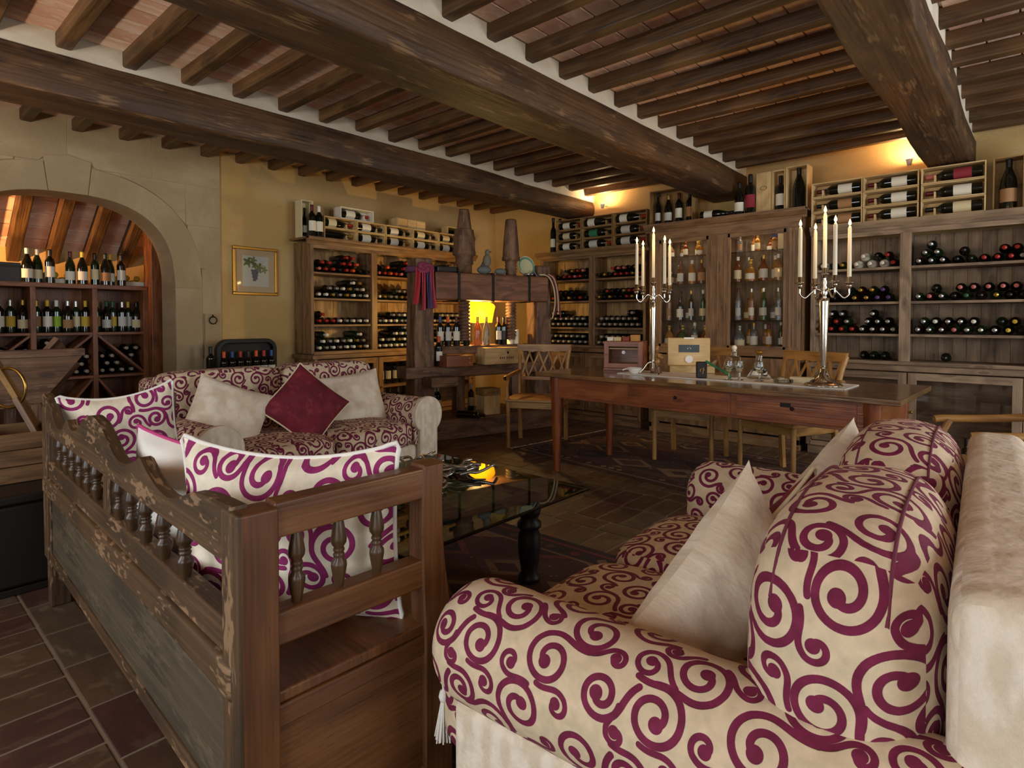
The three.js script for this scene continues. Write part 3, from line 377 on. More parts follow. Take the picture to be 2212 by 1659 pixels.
// ---------------------------------------------------------------- bench
const spindleGeo = (h, r) => tr(lathe([[0.55, 0], [0.62, 0.05], [0.8, 0.16], [1, 0.3], [0.95, 0.36], [0.6, 0.42], [0.72, 0.455], [0.72, 0.475], [0.55, 0.5], [0.72, 0.525], [0.72, 0.545], [0.6, 0.58], [0.95, 0.64], [1, 0.7], [0.8, 0.84], [0.62, 0.95], [0.55, 1]].map(([a, b]) => [a * r, b * h]), 14), 0, 0, 0);
{
  const b = thing('bench', 'long worn wooden settle with scalloped back board and turned spindles', 'bench', [-2.08, 0, -0.52], -0.035);
  // scalloped top board, seen from behind
  const top = [[-1.045, 0.885], [-1.0, 0.878], [-0.92, 0.86], [-0.84, 0.81], [-0.76, 0.776], [-0.66, 0.785], [-0.575, 0.828], [-0.565, 0.828], [-0.52, 0.805], [-0.46, 0.802], [-0.38, 0.82], [-0.28, 0.868], [-0.18, 0.888], [-0.08, 0.875], [0.02, 0.835], [0.1, 0.803], [0.2, 0.797], [0.3, 0.82], [0.345, 0.838], [0.355, 0.838], [0.42, 0.81], [0.5, 0.787], [0.58, 0.782], [0.66, 0.8], [0.74, 0.826], [0.84, 0.838], [0.95, 0.842]];
  const sh = new THREE.Shape(); sh.moveTo(-1.045, 0.735); sh.lineTo(-1.045, 0.885); const seg = (a) => sh.splineThru(a.map((p) => V2(...p))); seg(top.slice(1, 7)); sh.lineTo(...top[7]); seg(top.slice(8, 19)); sh.lineTo(...top[19]); seg(top.slice(20)); sh.lineTo(0.95, 0.735);
  mesh('top_board', uvm(tr(extr(sh, 0.028, 0.005, 10), 0, 0, -0.016), 0, null, 1.1), M.benchWorn, b);
  mesh('back_rail', [bx(-1.02, 0.95, 0.545, 0.615, -0.035, 0.012, 0.008), bx(-1.03, 0.97, 0.475, 0.55, -0.03, 0.026, 0.014)], M.benchWorn, b);
  mesh('back_panel', bx(-0.98, 0.92, 0.2, 0.48, -0.018, 0.002, 0.003), M.benchPanel, b);
  mesh('bottom_rail', bx(-0.98, 0.94, 0.185, 0.225, -0.022, 0.01, 0.006), M.benchWorn, b);
  mesh('middle_post', bx(-0.075, 0.0, 0.61, 0.74, -0.022, 0.006, 0.004, 1), M.benchWorn, b);
  const sg = uvm(spindleGeo(0.135, 0.019), 1, [0.1, 0.2], 2);
  for (const x of [0.64, 0.49, 0.34, 0.21, 0.08, -0.2, -0.32, -0.44, -0.56, -0.68, -0.8]) { const o = mesh('spindle', sg, M.benchDark, b); o.position.set(x, 0.608, -0.004); }
  // arms
  for (const s of [1, -1]) {
    const X = s > 0 ? 0.965 : -1.0, x0 = X - 0.028, x1 = X + 0.028;
    mesh('corner_post', bx(x0 - 0.006, x1 + 0.006, 0, 0.84, -0.06, 0.012, 0.006, 1), s > 0 ? M.bench : M.benchWorn, b);
    mesh('corner_stile', bx(x0 - 0.02, x1 + 0.004, 0.2, 0.84, 0.0, 0.02, 0.006, 1), M.benchWorn, b);
    mesh('arm_rail', bx(x0 + 0.004, x1 - 0.004, 0.775, 0.848, -0.43, -0.055, 0.006, 2), M.bench, b);
    mesh('arm_low_rail', bx(x0 + 0.004, x1 - 0.004, 0.562, 0.63, -0.43, -0.055, 0.006, 2), M.bench, b);
    const fp = new THREE.Shape(); fp.moveTo(-0.42, 0); fp.lineTo(-0.42, 0.46); fp.splineThru([V2(-0.415, 0.56), V2(-0.412, 0.7), V2(-0.418, 0.852)]); fp.lineTo(-0.472, 0.852); fp.splineThru([V2(-0.468, 0.75), V2(-0.475, 0.62), V2(-0.492, 0.5), V2(-0.498, 0.42)]); fp.lineTo(-0.498, 0); // drawn in (z,y)
    mesh('front_post', uvm(postGeo(fp, x0 + 0.004), 1, null, 1), M.bench, b);
    const ag = uvm(spindleGeo(0.148, 0.017), 1, [0.4, 0.2], 2); for (const z of [-0.11, -0.205, -0.3]) { const o = mesh('spindle', ag, M.benchDark, b); o.position.set(X, 0.629, z); }
    mesh('side_panel', bx(x0 + 0.012, x1 - 0.012, 0.1, 0.44, -0.43, -0.05, 0.003, 2), M.bench, b);
    mesh('side_rail', bx(x0 + 0.004, x1 - 0.004, 0.4, 0.445, -0.43, -0.055, 0.005, 2), M.bench, b); mesh('side_rail', bx(x0 + 0.004, x1 - 0.004, 0.07, 0.13, -0.43, -0.055, 0.005, 2), M.bench, b);
  }
  mesh('seat', bx(-1.02, 0.985, 0.445, 0.472, -0.505, -0.02, 0.007, 0), M.bench, b);
  mesh('front_panel', bx(-0.96, 0.93, 0.08, 0.44, -0.465, -0.445, 0.003, 0), M.bench, b);
}
function postGeo(shape, x0) { const g = extr(shape, 0.048, 0.004); g.applyMatrix4(new THREE.Matrix4().set(0, 0, 1, x0, 0, 1, 0, 0, 1, 0, 0, 0, 0, 0, 0, 1)); const p = g.attributes.position.array; for (let i = 0; i < p.length; i += 9) for (let k = 0; k < 3; k++) { const t = p[i + 3 + k]; p[i + 3 + k] = p[i + 6 + k]; p[i + 6 + k] = t; } g.computeVertexNormals(); return g; }
cushion('scroll-patterned cushion with white piping leaning in the near corner of the settle', { w: 0.58, h: 0.44, t: 0.19, mat: M.scrollLight, piping: M.linen, pos: [-1.385, 0.685, -0.725], ey: 0.56, ex: 0.04, ez: 0.0, opt: { s: 21, c: 0.05, sag: 0.035, uo: 0.05 } });
cushion('white linen cushion with pink piping behind the settle back board', { w: 0.46, h: 0.38, t: 0.16, mat: M.linen, piping: M.pinkPiping, pos: [-1.9, 0.665, -0.66], ey: 0.15, ex: 0.12, ez: -0.06, opt: { s: 23, wr: 0.012 } });
cushion('scroll-patterned cushion with white piping at the far end of the settle', { w: 0.42, h: 0.42, t: 0.15, mat: M.scrollLight, piping: M.linen, pos: [-2.96, 0.7, -0.79], ey: 1.42, ex: 0.02, ez: 0.1, opt: { s: 25, sag: 0.03, uo: 0.2 } });
// ---------------------------------------------------------------- coffee table with glass top
{
  const t = thing('coffee_table', 'low square coffee table with dark glass top on turned black legs', 'coffee table', [-2.06, 0, -1.74]);
  M.tableGlass = std({ color: 0xb8c8bc, roughness: 0.015, transmission: 1, thickness: 0.012, ior: 1.52, attenuationColor: new THREE.Color(0x4a6a58), attenuationDistance: 0.05 });
  mesh('glass_top', tr(new RoundedBoxGeometry(1.06, 0.014, 1.08, 2, 0.005), 0, 0.415, 0), M.tableGlass, t);
  const lg = lathe([[0.03, 0], [0.05, 0.01], [0.05, 0.03], [0.036, 0.05], [0.045, 0.1], [0.052, 0.16], [0.05, 0.22], [0.04, 0.245], [0.055, 0.255], [0.055, 0.275], [0.038, 0.29], [0.05, 0.315], [0.055, 0.34], [0.045, 0.36], [0.06, 0.372], [0.06, 0.385], [0, 0.386]], 22);
  M.blackWood = pm(0x1b1512, 0.45);
  for (const x of [-0.36, 0.36]) for (const z of [-0.3, 0.34]) { const o = mesh('leg', lg, M.blackWood, t); o.position.set(x, 0.008, z); }
  mesh('frame', [bx(-0.4, 0.4, 0.385, 0.408, -0.325, -0.275, 0.004), bx(-0.4, 0.4, 0.385, 0.408, 0.315, 0.365, 0.004), bx(-0.385, -0.335, 0.385, 0.408, -0.3, 0.34, 0.004), bx(0.335, 0.385, 0.385, 0.408, -0.3, 0.34, 0.004)], M.blackWood, t);
}
{ const v = thing('vine_centrepiece', 'tangled dark vine branch ornament lying on the glass coffee table', 'ornament', [-2.22, 0.423, -1.9]); const b = []; for (let k = 0; k < 40; k++) { const a = rr(0, TAU), p = []; let x = rr(-0.2, 0.14), z = rr(-0.14, 0.14), y = rr(0.012, 0.04), d = a; for (let i = 0; i < 6; i++) { p.push([x, Math.max(0.01, y), z]); d += rr(-0.9, 0.9); x += 0.05 * Math.cos(d); z += 0.045 * Math.sin(d); y += rr(-0.018, 0.02); } b.push(tube(p, rr(0.004, 0.009), 14, 6)); } mesh('branches', b, pm(0x9c9488, 0.25, { metalness: 0.8 }), v); }
// ---------------------------------------------------------------- rugs
function rugTex(base, border, cols, s, w, h) {
  const cv = document.createElement('canvas'); cv.width = 1024; cv.height = Math.round(1024 * h / w); const c = cv.getContext('2d'), W = cv.width, H = cv.height; c.fillStyle = border; c.fillRect(0, 0, W, H); const keep = seed; seed = s;
  const bw = 1024 * 0.16 / w; c.fillStyle = cols[0]; c.fillRect(bw * 0.25, bw * 0.25, W - bw * 0.5, H - bw * 0.5); c.fillStyle = border; c.fillRect(bw * 0.4, bw * 0.4, W - bw * 0.8, H - bw * 0.8); for (let x = bw * 0.7; x < W - bw * 0.6; x += bw * 0.5) for (const y of [bw * 0.7, H - bw * 0.7]) { c.fillStyle = pick(cols); c.beginPath(); c.moveTo(x, y - bw * 0.2); c.lineTo(x + bw * 0.2, y); c.lineTo(x, y + bw * 0.2); c.lineTo(x - bw * 0.2, y); c.fill(); } for (let y = bw * 0.7; y < H - bw * 0.6; y += bw * 0.5) for (const x of [bw * 0.7, W - bw * 0.7]) { c.fillStyle = pick(cols); c.fillRect(x - bw * 0.12, y - bw * 0.12, bw * 0.24, bw * 0.24); }
  c.fillStyle = cols[1]; c.fillRect(bw, bw, W - 2 * bw, H - 2 * bw); c.fillStyle = base; c.fillRect(bw * 1.12, bw * 1.12, W - bw * 2.24, H - bw * 2.24);
  c.save(); c.beginPath(); c.rect(bw * 1.12, bw * 1.12, W - bw * 2.24, H - bw * 2.24); c.clip(); const st = bw * 1.9; for (let y = bw; y < H; y += st) for (let x = bw; x < W; x += st * 1.5) { const col = [pick(cols), pick(cols), base]; col.forEach((q, i) => { const k = 1 - i * 0.3; c.fillStyle = q; c.beginPath(); c.moveTo(x, y - st * 0.48 * k); c.lineTo(x + st * 0.7 * k, y); c.lineTo(x, y + st * 0.48 * k); c.lineTo(x - st * 0.7 * k, y); c.fill(); }); } for (let i = 0; i < 260; i++) { c.fillStyle = pick(cols); const x = rr(bw, W - bw), y = rr(bw, H - bw), q = rr(3, 9); c.fillRect(x, y, q, q); } c.restore(); seed = keep;
  const im = c.getImageData(0, 0, W, H), d = im.data; for (let i = 0; i < d.length; i += 4) { const px = (i / 4) % W, py = Math.floor(i / 4 / W), n = (hash(px, py >> 1, 3) - 0.5) * 26 + (fbm(px / W, py / H, 8, 8, 5, 3) - 0.5) * 30; d[i] += n; d[i + 1] += n; d[i + 2] += n; } c.putImageData(im, 0, 0);
  const t = new THREE.CanvasTexture(cv); t.colorSpace = THREE.SRGBColorSpace; return t;
}
function rug(label, x, z, w, h, turn, map) { const o = thing('rug', label, 'rug', [x, 0, z], turn); const g = new THREE.BoxGeometry(w, 0.008, h); g.translate(0, 0.004, 0); mesh('pile', g, std({ map, roughness: 0.98, bumpMap: B.fine, bumpScale: 0.002 }), o); const f = []; for (const s of [-1, 1]) for (let i = 0; i < h * 60; i++) { const zz = -h / 2 + (i + 0.5) / 60 + rr(-0.004, 0.004); f.push(bar([s * w / 2, 0.003, zz], [s * (w / 2 + rr(0.04, 0.06)), 0.0025, zz + rr(-0.012, 0.012)], 0.004, 0.003, 0)); } const m = mesh('fringe', f, M.paperCream, o); m.userData.kind = 'stuff'; return o; }
rug('dark red patterned rug under the glass coffee table', -2.0, -1.8, 1.9, 1.5, 0.02, rugTex('#3c1a18', '#2a1416', ['#5c2420', '#6a4a34', '#241416', '#4a2a26'], 31, 1.9, 1.5));
rug('faded brown geometric rug under the long table', -1.98, -4.62, 3.1, 1.45, -0.12, rugTex('#4a3024', '#33201c', ['#7a5c3e', '#5a2e24', '#2a1e1a', '#8a6e4c', '#4e2420'], 37, 3.1, 1.45));
// ---------------------------------------------------------------- long table
const TY = 0.79, TROT = 0.03; // table top height
const tableAt = (x, z) => { const c = Math.cos(-TROT), s = Math.sin(-TROT); return [-1.715 + c * x + s * z, TY, -4.06 - s * x + c * z]; };
{
  const t = thing('long_table', 'long reddish wooden table with drawers in its apron', 'table', [-1.715, 0, -4.06], -TROT);
  const L = 1.235, D = 0.47;
  [-1, 0, 1].forEach((k) => mesh('top_board', bx(-L, L, TY - 0.032, TY, k * D * 2 / 3 - D / 3 + 0.001, k * D * 2 / 3 + D / 3 - 0.001, 0.004, 0), M.tableTop, t));
  const l = 1.12, d = 0.4; // apron
  mesh('apron', [bx(-l, l, TY - 0.20, TY - 0.032, d - 0.03, d - 0.008, 0.002), bx(-l, l, TY - 0.20, TY - 0.032, -d, -d + 0.022, 0.002), bx(-l, -l + 0.022, TY - 0.20, TY - 0.032, -d, d - 0.01, 0.002), bx(l - 0.022, l, TY - 0.20, TY - 0.032, -d, d - 0.01, 0.002)], M.table, t);
  for (const [a, b] of [[-0.42, 0.32], [0.36, 1.02]]) { const w = mesh('drawer', bx(a, b, TY - 0.18, TY - 0.05, d - 0.012, d + 0.002, 0.003), M.table, t); mesh('knob', ball(0.011, (a + b) / 2, TY - 0.105, d + 0.014), M.iron, w); }
  mesh('lock_plate', bx(0.62, 0.68, TY - 0.1, TY - 0.075, d + 0.001, d + 0.004, 0.001), M.iron, t);
  for (const x of [-1, 1]) for (const z of [-1, 1]) { const g = new THREE.CylinderGeometry(0.056, 0.026, TY - 0.04, 4, 1); g.rotateY(Math.PI / 4); g.translate(x * (l - 0.03), (TY - 0.04) / 2, z * (d - 0.03)); mesh('leg', uvm(g, 1), M.table, t); }
  const r = thing('table_runner', 'white embroidered runner laid along the long table', 'runner', [tableAt(0.12, 0)[0], TY, tableAt(0.12, 0)[2]], -TROT); mesh('cloth', gridGeo(60, 8, (u, v) => [mix(-0.78, 0.78, u), 0.0025 + 0.0012 * fbm(u, v, 20, 4, 3, 2), mix(0.17, -0.17, v), u * 2, v]), std({ color: 0xe6ddd0, roughness: 0.92, bumpMap: B.fine, bumpScale: 0.001, side: THREE.DoubleSide }), r); mesh('lace_edge', [tube([[-0.78, 0.003, -0.17], [0, 0.003, -0.173], [0.78, 0.003, -0.17]], 0.003, 40, 5), tube([[-0.78, 0.003, 0.17], [0, 0.003, 0.173], [0.78, 0.003, 0.17]], 0.003, 40, 5), tube([[0.78, 0.003, -0.17], [0.783, 0.003, 0], [0.78, 0.003, 0.17]], 0.003, 10, 5), tube([[-0.78, 0.003, -0.17], [-0.783, 0.003, 0], [-0.78, 0.003, 0.17]], 0.003, 10, 5)], M.linen, r);
}
// ---------------------------------------------------------------- lattice-back armchairs
function makeChair(label, x, z, turn) { // faces +z
  const c = thing('lattice_chair', label, 'chair', [x, 0, z], turn, 'lattice-back chairs around the long table');
  mesh('seat', bx(-0.27, 0.27, 0.435, 0.465, -0.22, 0.27, 0.01, 0), M.chair, c);
  mesh('seat_frame', [bx(-0.25, 0.25, 0.375, 0.437, 0.215, 0.24, 0.003), bx(-0.25, 0.25, 0.375, 0.437, -0.2, -0.178, 0.003), bx(-0.25, -0.228, 0.375, 0.437, -0.19, 0.23, 0.003), bx(0.228, 0.25, 0.375, 0.437, -0.19, 0.23, 0.003)], M.chair, c);
  for (const s of [-1, 1]) {
    mesh('front_leg', uvm(tube([[s * 0.24, 0, 0.235], [s * 0.24, 0.3, 0.232], [s * 0.243, 0.44, 0.23], [s * 0.262, 0.56, 0.2], [s * 0.262, 0.65, 0.16]], 0.019, 16, 8), 1), M.chair, c);
    mesh('back_post', bar([s * 0.235, 0, -0.24], [s * 0.236, 0.45, -0.205], 0.036, 0.036), M.chair, c);
    mesh('back_post', uvm(tube([[s * 0.236, 0.44, -0.205], [s * 0.238, 0.6, -0.215], [s * 0.245, 0.8, -0.255], [s * 0.262, 0.93, -0.295]], 0.02, 14, 8), 1), M.chair, c);
    mesh('armrest', uvm(tube([[s * 0.242, 0.69, -0.23], [s * 0.262, 0.675, -0.1], [s * 0.278, 0.66, 0.06], [s * 0.272, 0.655, 0.2], [s * 0.268, 0.65, 0.23]], 0.021, 20, 8), 2), M.chair, c);
  }
  const tp = new THREE.Shape(); tp.moveTo(-0.275, 0.955); tp.lineTo(0.275, 0.955); tp.lineTo(0.262, 0.88); for (let k = 0; k < 4; k++) { const x0 = 0.24 - k * 0.12; tp.quadraticCurveTo(x0 - 0.06, 0.902, x0 - 0.12, 0.878); } tp.lineTo(-0.262, 0.88);
  mesh('top_rail', uvm(tr(extr(tp, 0.022, 0.004), 0, 0, 0).applyMatrix4(new THREE.Matrix4().makeShear(0, 0, 0, -0.0, 0, 0)).translate(0, 0, -0.295), 0), M.chair, c);
  mesh('low_rail', bx(-0.24, 0.24, 0.6, 0.635, -0.232, -0.21, 0.004), M.chair, c);
  for (let k = 0; k < 5; k++) { const x0 = -0.2 + k * 0.1, sh = 0.11; for (const s of [-1, 1]) { const a = x0 - s * sh / 2, b = x0 + s * sh / 2; mesh('slat', bar([clamp(a, -0.225, 0.225), 0.625, -0.22 - (s > 0 ? 0.006 : 0)], [clamp(b, -0.235, 0.235), 0.885, -0.272 - (s > 0 ? 0.006 : 0)], 0.011, 0.019), M.chair, c); } }
  return c;
}
makeChair('lattice-back armchair standing at the left end of the long table', -3.58, -4.43, 0.47);
makeChair('lattice-back armchair behind the long table beside the tall right candelabra', -1.38, -4.72, -0.4);
makeChair('lattice-back armchair behind the long table, hidden behind the tan humidor', -2.2, -4.83, 0.12);
makeChair('lattice-back armchair at the right end of the table, behind the right sofa', -0.09, -3.84, -1.2);
// ---------------------------------------------------------------- bottles
const prof = {
  bordeaux: [[0, 0], [0.033, 0], [0.0375, 0.004], [0.0375, 0.19], [0.036, 0.203], [0.028, 0.218], [0.0165, 0.232], [0.0142, 0.245], [0.0138, 0.29], [0.0152, 0.292], [0.0152, 0.299], [0, 0.3]],
  burgundy: [[0, 0], [0.036, 0], [0.0415, 0.005], [0.0415, 0.145], [0.037, 0.18], [0.026, 0.215], [0.017, 0.24], [0.0145, 0.255], [0.014, 0.288], [0.0155, 0.29], [0.0155, 0.298], [0, 0.3]],
  spirit: [[0, 0], [0.036, 0], [0.04, 0.005], [0.04, 0.15], [0.036, 0.168], [0.018, 0.185], [0.0145, 0.2], [0.0145, 0.245], [0.016, 0.247], [0.016, 0.262], [0, 0.263]],
  squat: [[0, 0], [0.045, 0], [0.052, 0.006], [0.053, 0.09], [0.046, 0.13], [0.022, 0.155], [0.015, 0.17], [0.015, 0.205], [0.02, 0.207], [0.02, 0.225], [0, 0.226]],
  slim: [[0, 0], [0.027, 0], [0.03, 0.004], [0.03, 0.2], [0.024, 0.225], [0.013, 0.245], [0.0125, 0.315], [0.014, 0.317], [0.014, 0.33], [0, 0.331]],
};
const capProf = { bordeaux: [0.0146, 0.236, 0.302, 0.0158], burgundy: [0.0152, 0.245, 0.302, 0.016], spirit: [0.0152, 0.225, 0.265, 0.0168], squat: [0.0158, 0.185, 0.23, 0.0208], slim: [0.0134, 0.29, 0.333, 0.0148] };
const labProf = { bordeaux: [0.0378, 0.055, 0.15], burgundy: [0.0418, 0.04, 0.12], spirit: [0.0403, 0.035, 0.125], squat: [0.0532, 0.025, 0.085], slim: [0.0303, 0.05, 0.13] };
const BG = {}; for (const k in prof) { const [a, y0, y1, b] = capProf[k], [r, l0, l1] = labProf[k]; BG[k] = { glass: lathe(prof[k], 14), cap: lathe([[a, y0], [a + 0.0006, y0 + 0.02], [b, y1 - 0.01], [b, y1], [0, y1 + 0.0005]], 12), label: toFlat(new THREE.CylinderGeometry(r, r, l1 - l0, 12, 1, true, -1.35, 2.7)).translate(0, (l0 + l1) / 2, 0) }; }
const capM = {}; for (const [k, c, r, m] of [['red', 0xa8281c, 0.45, 0.1], ['darkRed', 0x5c1418, 0.4, 0.1], ['gold', 0xb89240, 0.35, 0.6], ['silver', 0xc2c0ba, 0.3, 0.7], ['black', 0x181414, 0.4, 0.1], ['orange', 0xd8541c, 0.5, 0], ['blue', 0x2c4a86, 0.45, 0], ['violet', 0x5a3a72, 0.45, 0], ['white', 0xe2dccb, 0.6, 0], ['pink', 0xc46a62, 0.5, 0], ['yellow', 0xd8b23a, 0.5, 0], ['green', 0x2f5a3a, 0.5, 0]]) capM[k] = pm(c, r, { metalness: m });
const labM = { white: M.paper, cream: M.paperCream, grey: M.paperGrey, black: M.black, yellow: pm(0xc9a53a, 0.8), lime: pm(0x8fb22c, 0.8), red: pm(0x8a2430, 0.8), green: pm(0x2f7a52, 0.8), tan: pm(0xa87c52, 0.85) };
const spiritM = { amber: std({ color: 0x8a4210, roughness: 0.05, transmission: 0.55, thickness: 0.04, ior: 1.4 }), gold: std({ color: 0xc88428, roughness: 0.05, transmission: 0.55, thickness: 0.04, ior: 1.4 }), clear: std({ color: 0xdfe6e4, roughness: 0.03, transmission: 0.9, thickness: 0.01, ior: 1.35 }), dark: M.bottleWarm, green: std({ color: 0x3a5a2a, roughness: 0.05, transmission: 0.4, thickness: 0.04, ior: 1.4 }), rose: std({ color: 0xc89058, roughness: 0.04, transmission: 0.7, thickness: 0.03, ior: 1.4 }) };
function bottle(text, o) { // o: pos, kind, glass, cap, label, scale, lie ('z','x','-x' neck direction), turn
  const b = thing(o.name ?? 'wine_bottle', text, 'bottle', o.pos, o.turn ?? 0, o.group), g = BG[o.kind ?? 'bordeaux'];
  mesh('glass', g.glass, o.glass ?? M.bottle, b); if (o.cap) mesh('capsule', g.cap, o.cap, b); if (o.label) mesh('paper_label', g.label, o.label, b);
  if (o.lie === 'z') b.rotation.set(Math.PI / 2, 0, 0); else if (o.lie === 'x') b.rotation.set(0, 0, -Math.PI / 2); else if (o.lie) b.rotation.set(...o.lie, o.order ?? 'XYZ');
  if (o.lie && o.spin) b.rotateY(o.spin); if (o.scale) b.scale.setScalar(o.scale); return b;
}
// ---------------------------------------------------------------- bookcases
// local frame: x along the front from 0 to len, front plane z = 0, back at z = -depth
function makeCase(label, pos, turn, o) {
  const c = thing('bookcase', label, 'bookcase', pos, turn), m = o.mat ?? M.caseWood, L = o.len, d = o.depth, bt = o.bottom;
  const low = o.lowDepth ?? 0.1; // how far the cupboard below stands out
  mesh('side_panel', bx(0, 0.035, bt - 0.02, o.top, -d, 0, 0.004, 1), m, c); mesh('side_panel', bx(L - 0.035, L, bt - 0.02, o.top, -d, 0, 0.004, 1), m, c);
  mesh('head_board', bx(0.03, L - 0.03, o.inTop, o.top, -0.03, 0.0, 0.003, 0), m, c); mesh('roof', bx(0.01, L - 0.01, o.top - 0.03, o.top, -d, -0.01, 0.003, 0), m, c);
  const cor = [[0, 0], [0.02, 0], [0.026, 0.018], [0.034, 0.03], [0.052, 0.045], [0.06, 0.06], [0.06, 0.075], [0, 0.075]];
  mesh('cornice', uvm(tr(extr(cor, L + 0.1, 0), -0.05, o.top - 0.03, 0, 0, Math.PI / 2).translate(0, 0, 0), 0).applyMatrix4(new THREE.Matrix4()), m, c).geometry = uvm(corniceGeo(cor, o.ov ?? -0.05, L + 0.05, o.top - 0.035), 0);
  if (o.cornSides !== false) mesh('cornice_return', [bx(-0.05, 0, o.top + 0.02, o.top + 0.04, -d, 0.055, 0.003, 2), bx(L, L + 0.05, o.top + 0.02, o.top + 0.04, -d, 0.055, 0.003, 2)], m, c);
  mesh('top_slab', bx(o.ov ?? -0.04, L + 0.04, o.top + 0.03, o.top + 0.042, -d, 0.055, 0.002, 0), m, c);
  for (const [a, b] of o.posts) { mesh('post', bx(a, b, bt, o.inTop + 0.01, -0.03, 0.004, 0.004, 1), m, c); mesh('divider', bx((a + b) / 2 - 0.011, (a + b) / 2 + 0.011, bt, o.inTop + 0.02, -d + 0.01, -0.028, 0, 1), m, c); }
  const bays = []; let x = 0.035; for (const [a, b] of o.posts) { bays.push([x, (a + b) / 2 - 0.011]); x = (a + b) / 2 + 0.011; } bays.push([x, L - 0.035]);
  if (!o.glass) for (const [a, b] of bays) for (const y of o.shelves) mesh('shelf', bx(a, b, y - 0.022, y, -d + 0.012, -0.012, 0.003, 0), m, c);
  else for (const [a, b] of bays) for (const y of o.shelves) mesh('glass_shelf', bx(a, b, y - 0.007, y, -d + 0.012, -0.035, 0), M.clearGlass, c);
  mesh('bottom_board', bx(0.03, L - 0.03, bt - 0.03, bt, -d, 0.004, 0.003, 0), m, c);
  for (const [a, b] of bays) { const n = Math.max(2, Math.round((b - a) / 0.1)), w = (b - a) / n; for (let i = 0; i < n; i++) mesh('back_plank', bx(a + i * w + 0.0015, a + (i + 1) * w - 0.0015, bt, o.inTop + 0.02, -d, -d + 0.012 - 0.002 * (i % 2), 0.0, 1), o.planks ?? M.pine, c); }
  // cupboard below
  mesh('counter', bx(o.ov ?? -0.03, L + (o.ovr ?? 0.03), bt - 0.075, bt - 0.03, -d, low + 0.02, 0.008, 0), m, c); mesh('cupboard', [bx(0, 0.04, 0.08, bt - 0.075, -d, low, 0.003, 1), bx(L - 0.04, L, 0.08, bt - 0.075, -d, low, 0.003, 1), bx(0.03, L - 0.03, 0.08, 0.12, -d, low, 0.003, 0), bx(0.03, L - 0.03, 0.1, bt - 0.08, -d, -d + 0.015, 0, 0)], m, c); mesh('plinth', bx(0.01, L - 0.01, 0, 0.085, -d, low - 0.02, 0.003, 0), m, c);
  const nd = o.doors, w = (L - 0.08) / nd; for (let k = 0; k < nd; k++) { const a = 0.04 + k * w + 0.004, b = a + w - 0.008, y0 = 0.13, y1 = bt - 0.085, D = mesh('door', [bx(a, a + 0.06, y0, y1, low - 0.025, low, 0.003, 1), bx(b - 0.06, b, y0, y1, low - 0.025, low, 0.003, 1), bx(a + 0.055, b - 0.055, y1 - 0.06, y1, low - 0.025, low, 0.003, 0), bx(a + 0.055, b - 0.055, y0, y0 + 0.06, low - 0.025, low, 0.003, 0)], m, c); if (o.glassDoors) mesh('pane', bx(a + 0.055, b - 0.055, y0 + 0.055, y1 - 0.055, low - 0.014, low - 0.011, 0), M.glassPane, D); else mesh('panel', bx(a + 0.055, b - 0.055, y0 + 0.055, y1 - 0.055, low - 0.02, low - 0.012, 0.002, 1), m, D); mesh('knob', ball(0.012, k % 2 ? a + 0.03 : b - 0.03, (y0 + y1) / 2, low + 0.012), M.brass, D); }
  return { c, bays };
}
function corniceGeo(p, x0, x1, y) { const g = extr(p, x1 - x0, 0); g.applyMatrix4(new THREE.Matrix4().set(0, 0, 1, x0, 0, 1, 0, y, 1, 0, 0, 0, 0, 0, 0, 1)); const q = g.attributes.position.array; for (let i = 0; i < q.length; i += 9) for (let k = 0; k < 3; k++) { const t = q[i + 3 + k]; q[i + 3 + k] = q[i + 6 + k]; q[i + 6 + k] = t; } g.computeVertexNormals(); return g; }
const RS = [1.655, 1.36, 1.085], BS = [1.7, 1.438, 1.115], LS = [1.7, 1.433, 1.157];
makeCase('tall weathered bookcase on the right of the back wall', [-1.525, 0, -5.85], 0, { len: 1.525, depth: 0.385, top: 2.0, inTop: 1.925, bottom: 0.855, shelves: RS, posts: [[0.685, 0.765]], mat: M.greyPine, planks: M.greyPine, doors: 2, glassDoors: true, cornSides: false, ov: 0 });
makeCase('bookcase on the back wall left of the glass cabinet', [-4.73, 0, -5.9], 0, { len: 1.5, depth: 0.335, top: 2.01, inTop: 1.945, bottom: 0.9, shelves: BS, posts: [[0.74, 0.82]], doors: 2, cornSides: false });
makeCase('long bookcase on the left wall beside the framed picture', [-5.5, 0, -3.13], Math.PI / 2, { len: 2.3, depth: 0.335, top: 2.01, inTop: 1.94, bottom: 0.875, shelves: LS, posts: [[0.735, 0.81], [1.47, 1.545]], doors: 3, glassDoors: true, lowDepth: 0.06 });
const capMix = (l) => capM[pick(l)];
function layBottle(text, x, y, z, dir, cap, group, kind, glass, label) { const dz = rr(-0.006, 0.006); return bottle(text, { pos: dir === 'z' ? [x, y, z + dz] : [z + dz, y, x], lie: dir, kind, cap, glass, label, group, spin: rr(0, TAU) }); }
const rowName = ['lower', 'second', 'third', 'fourth'];
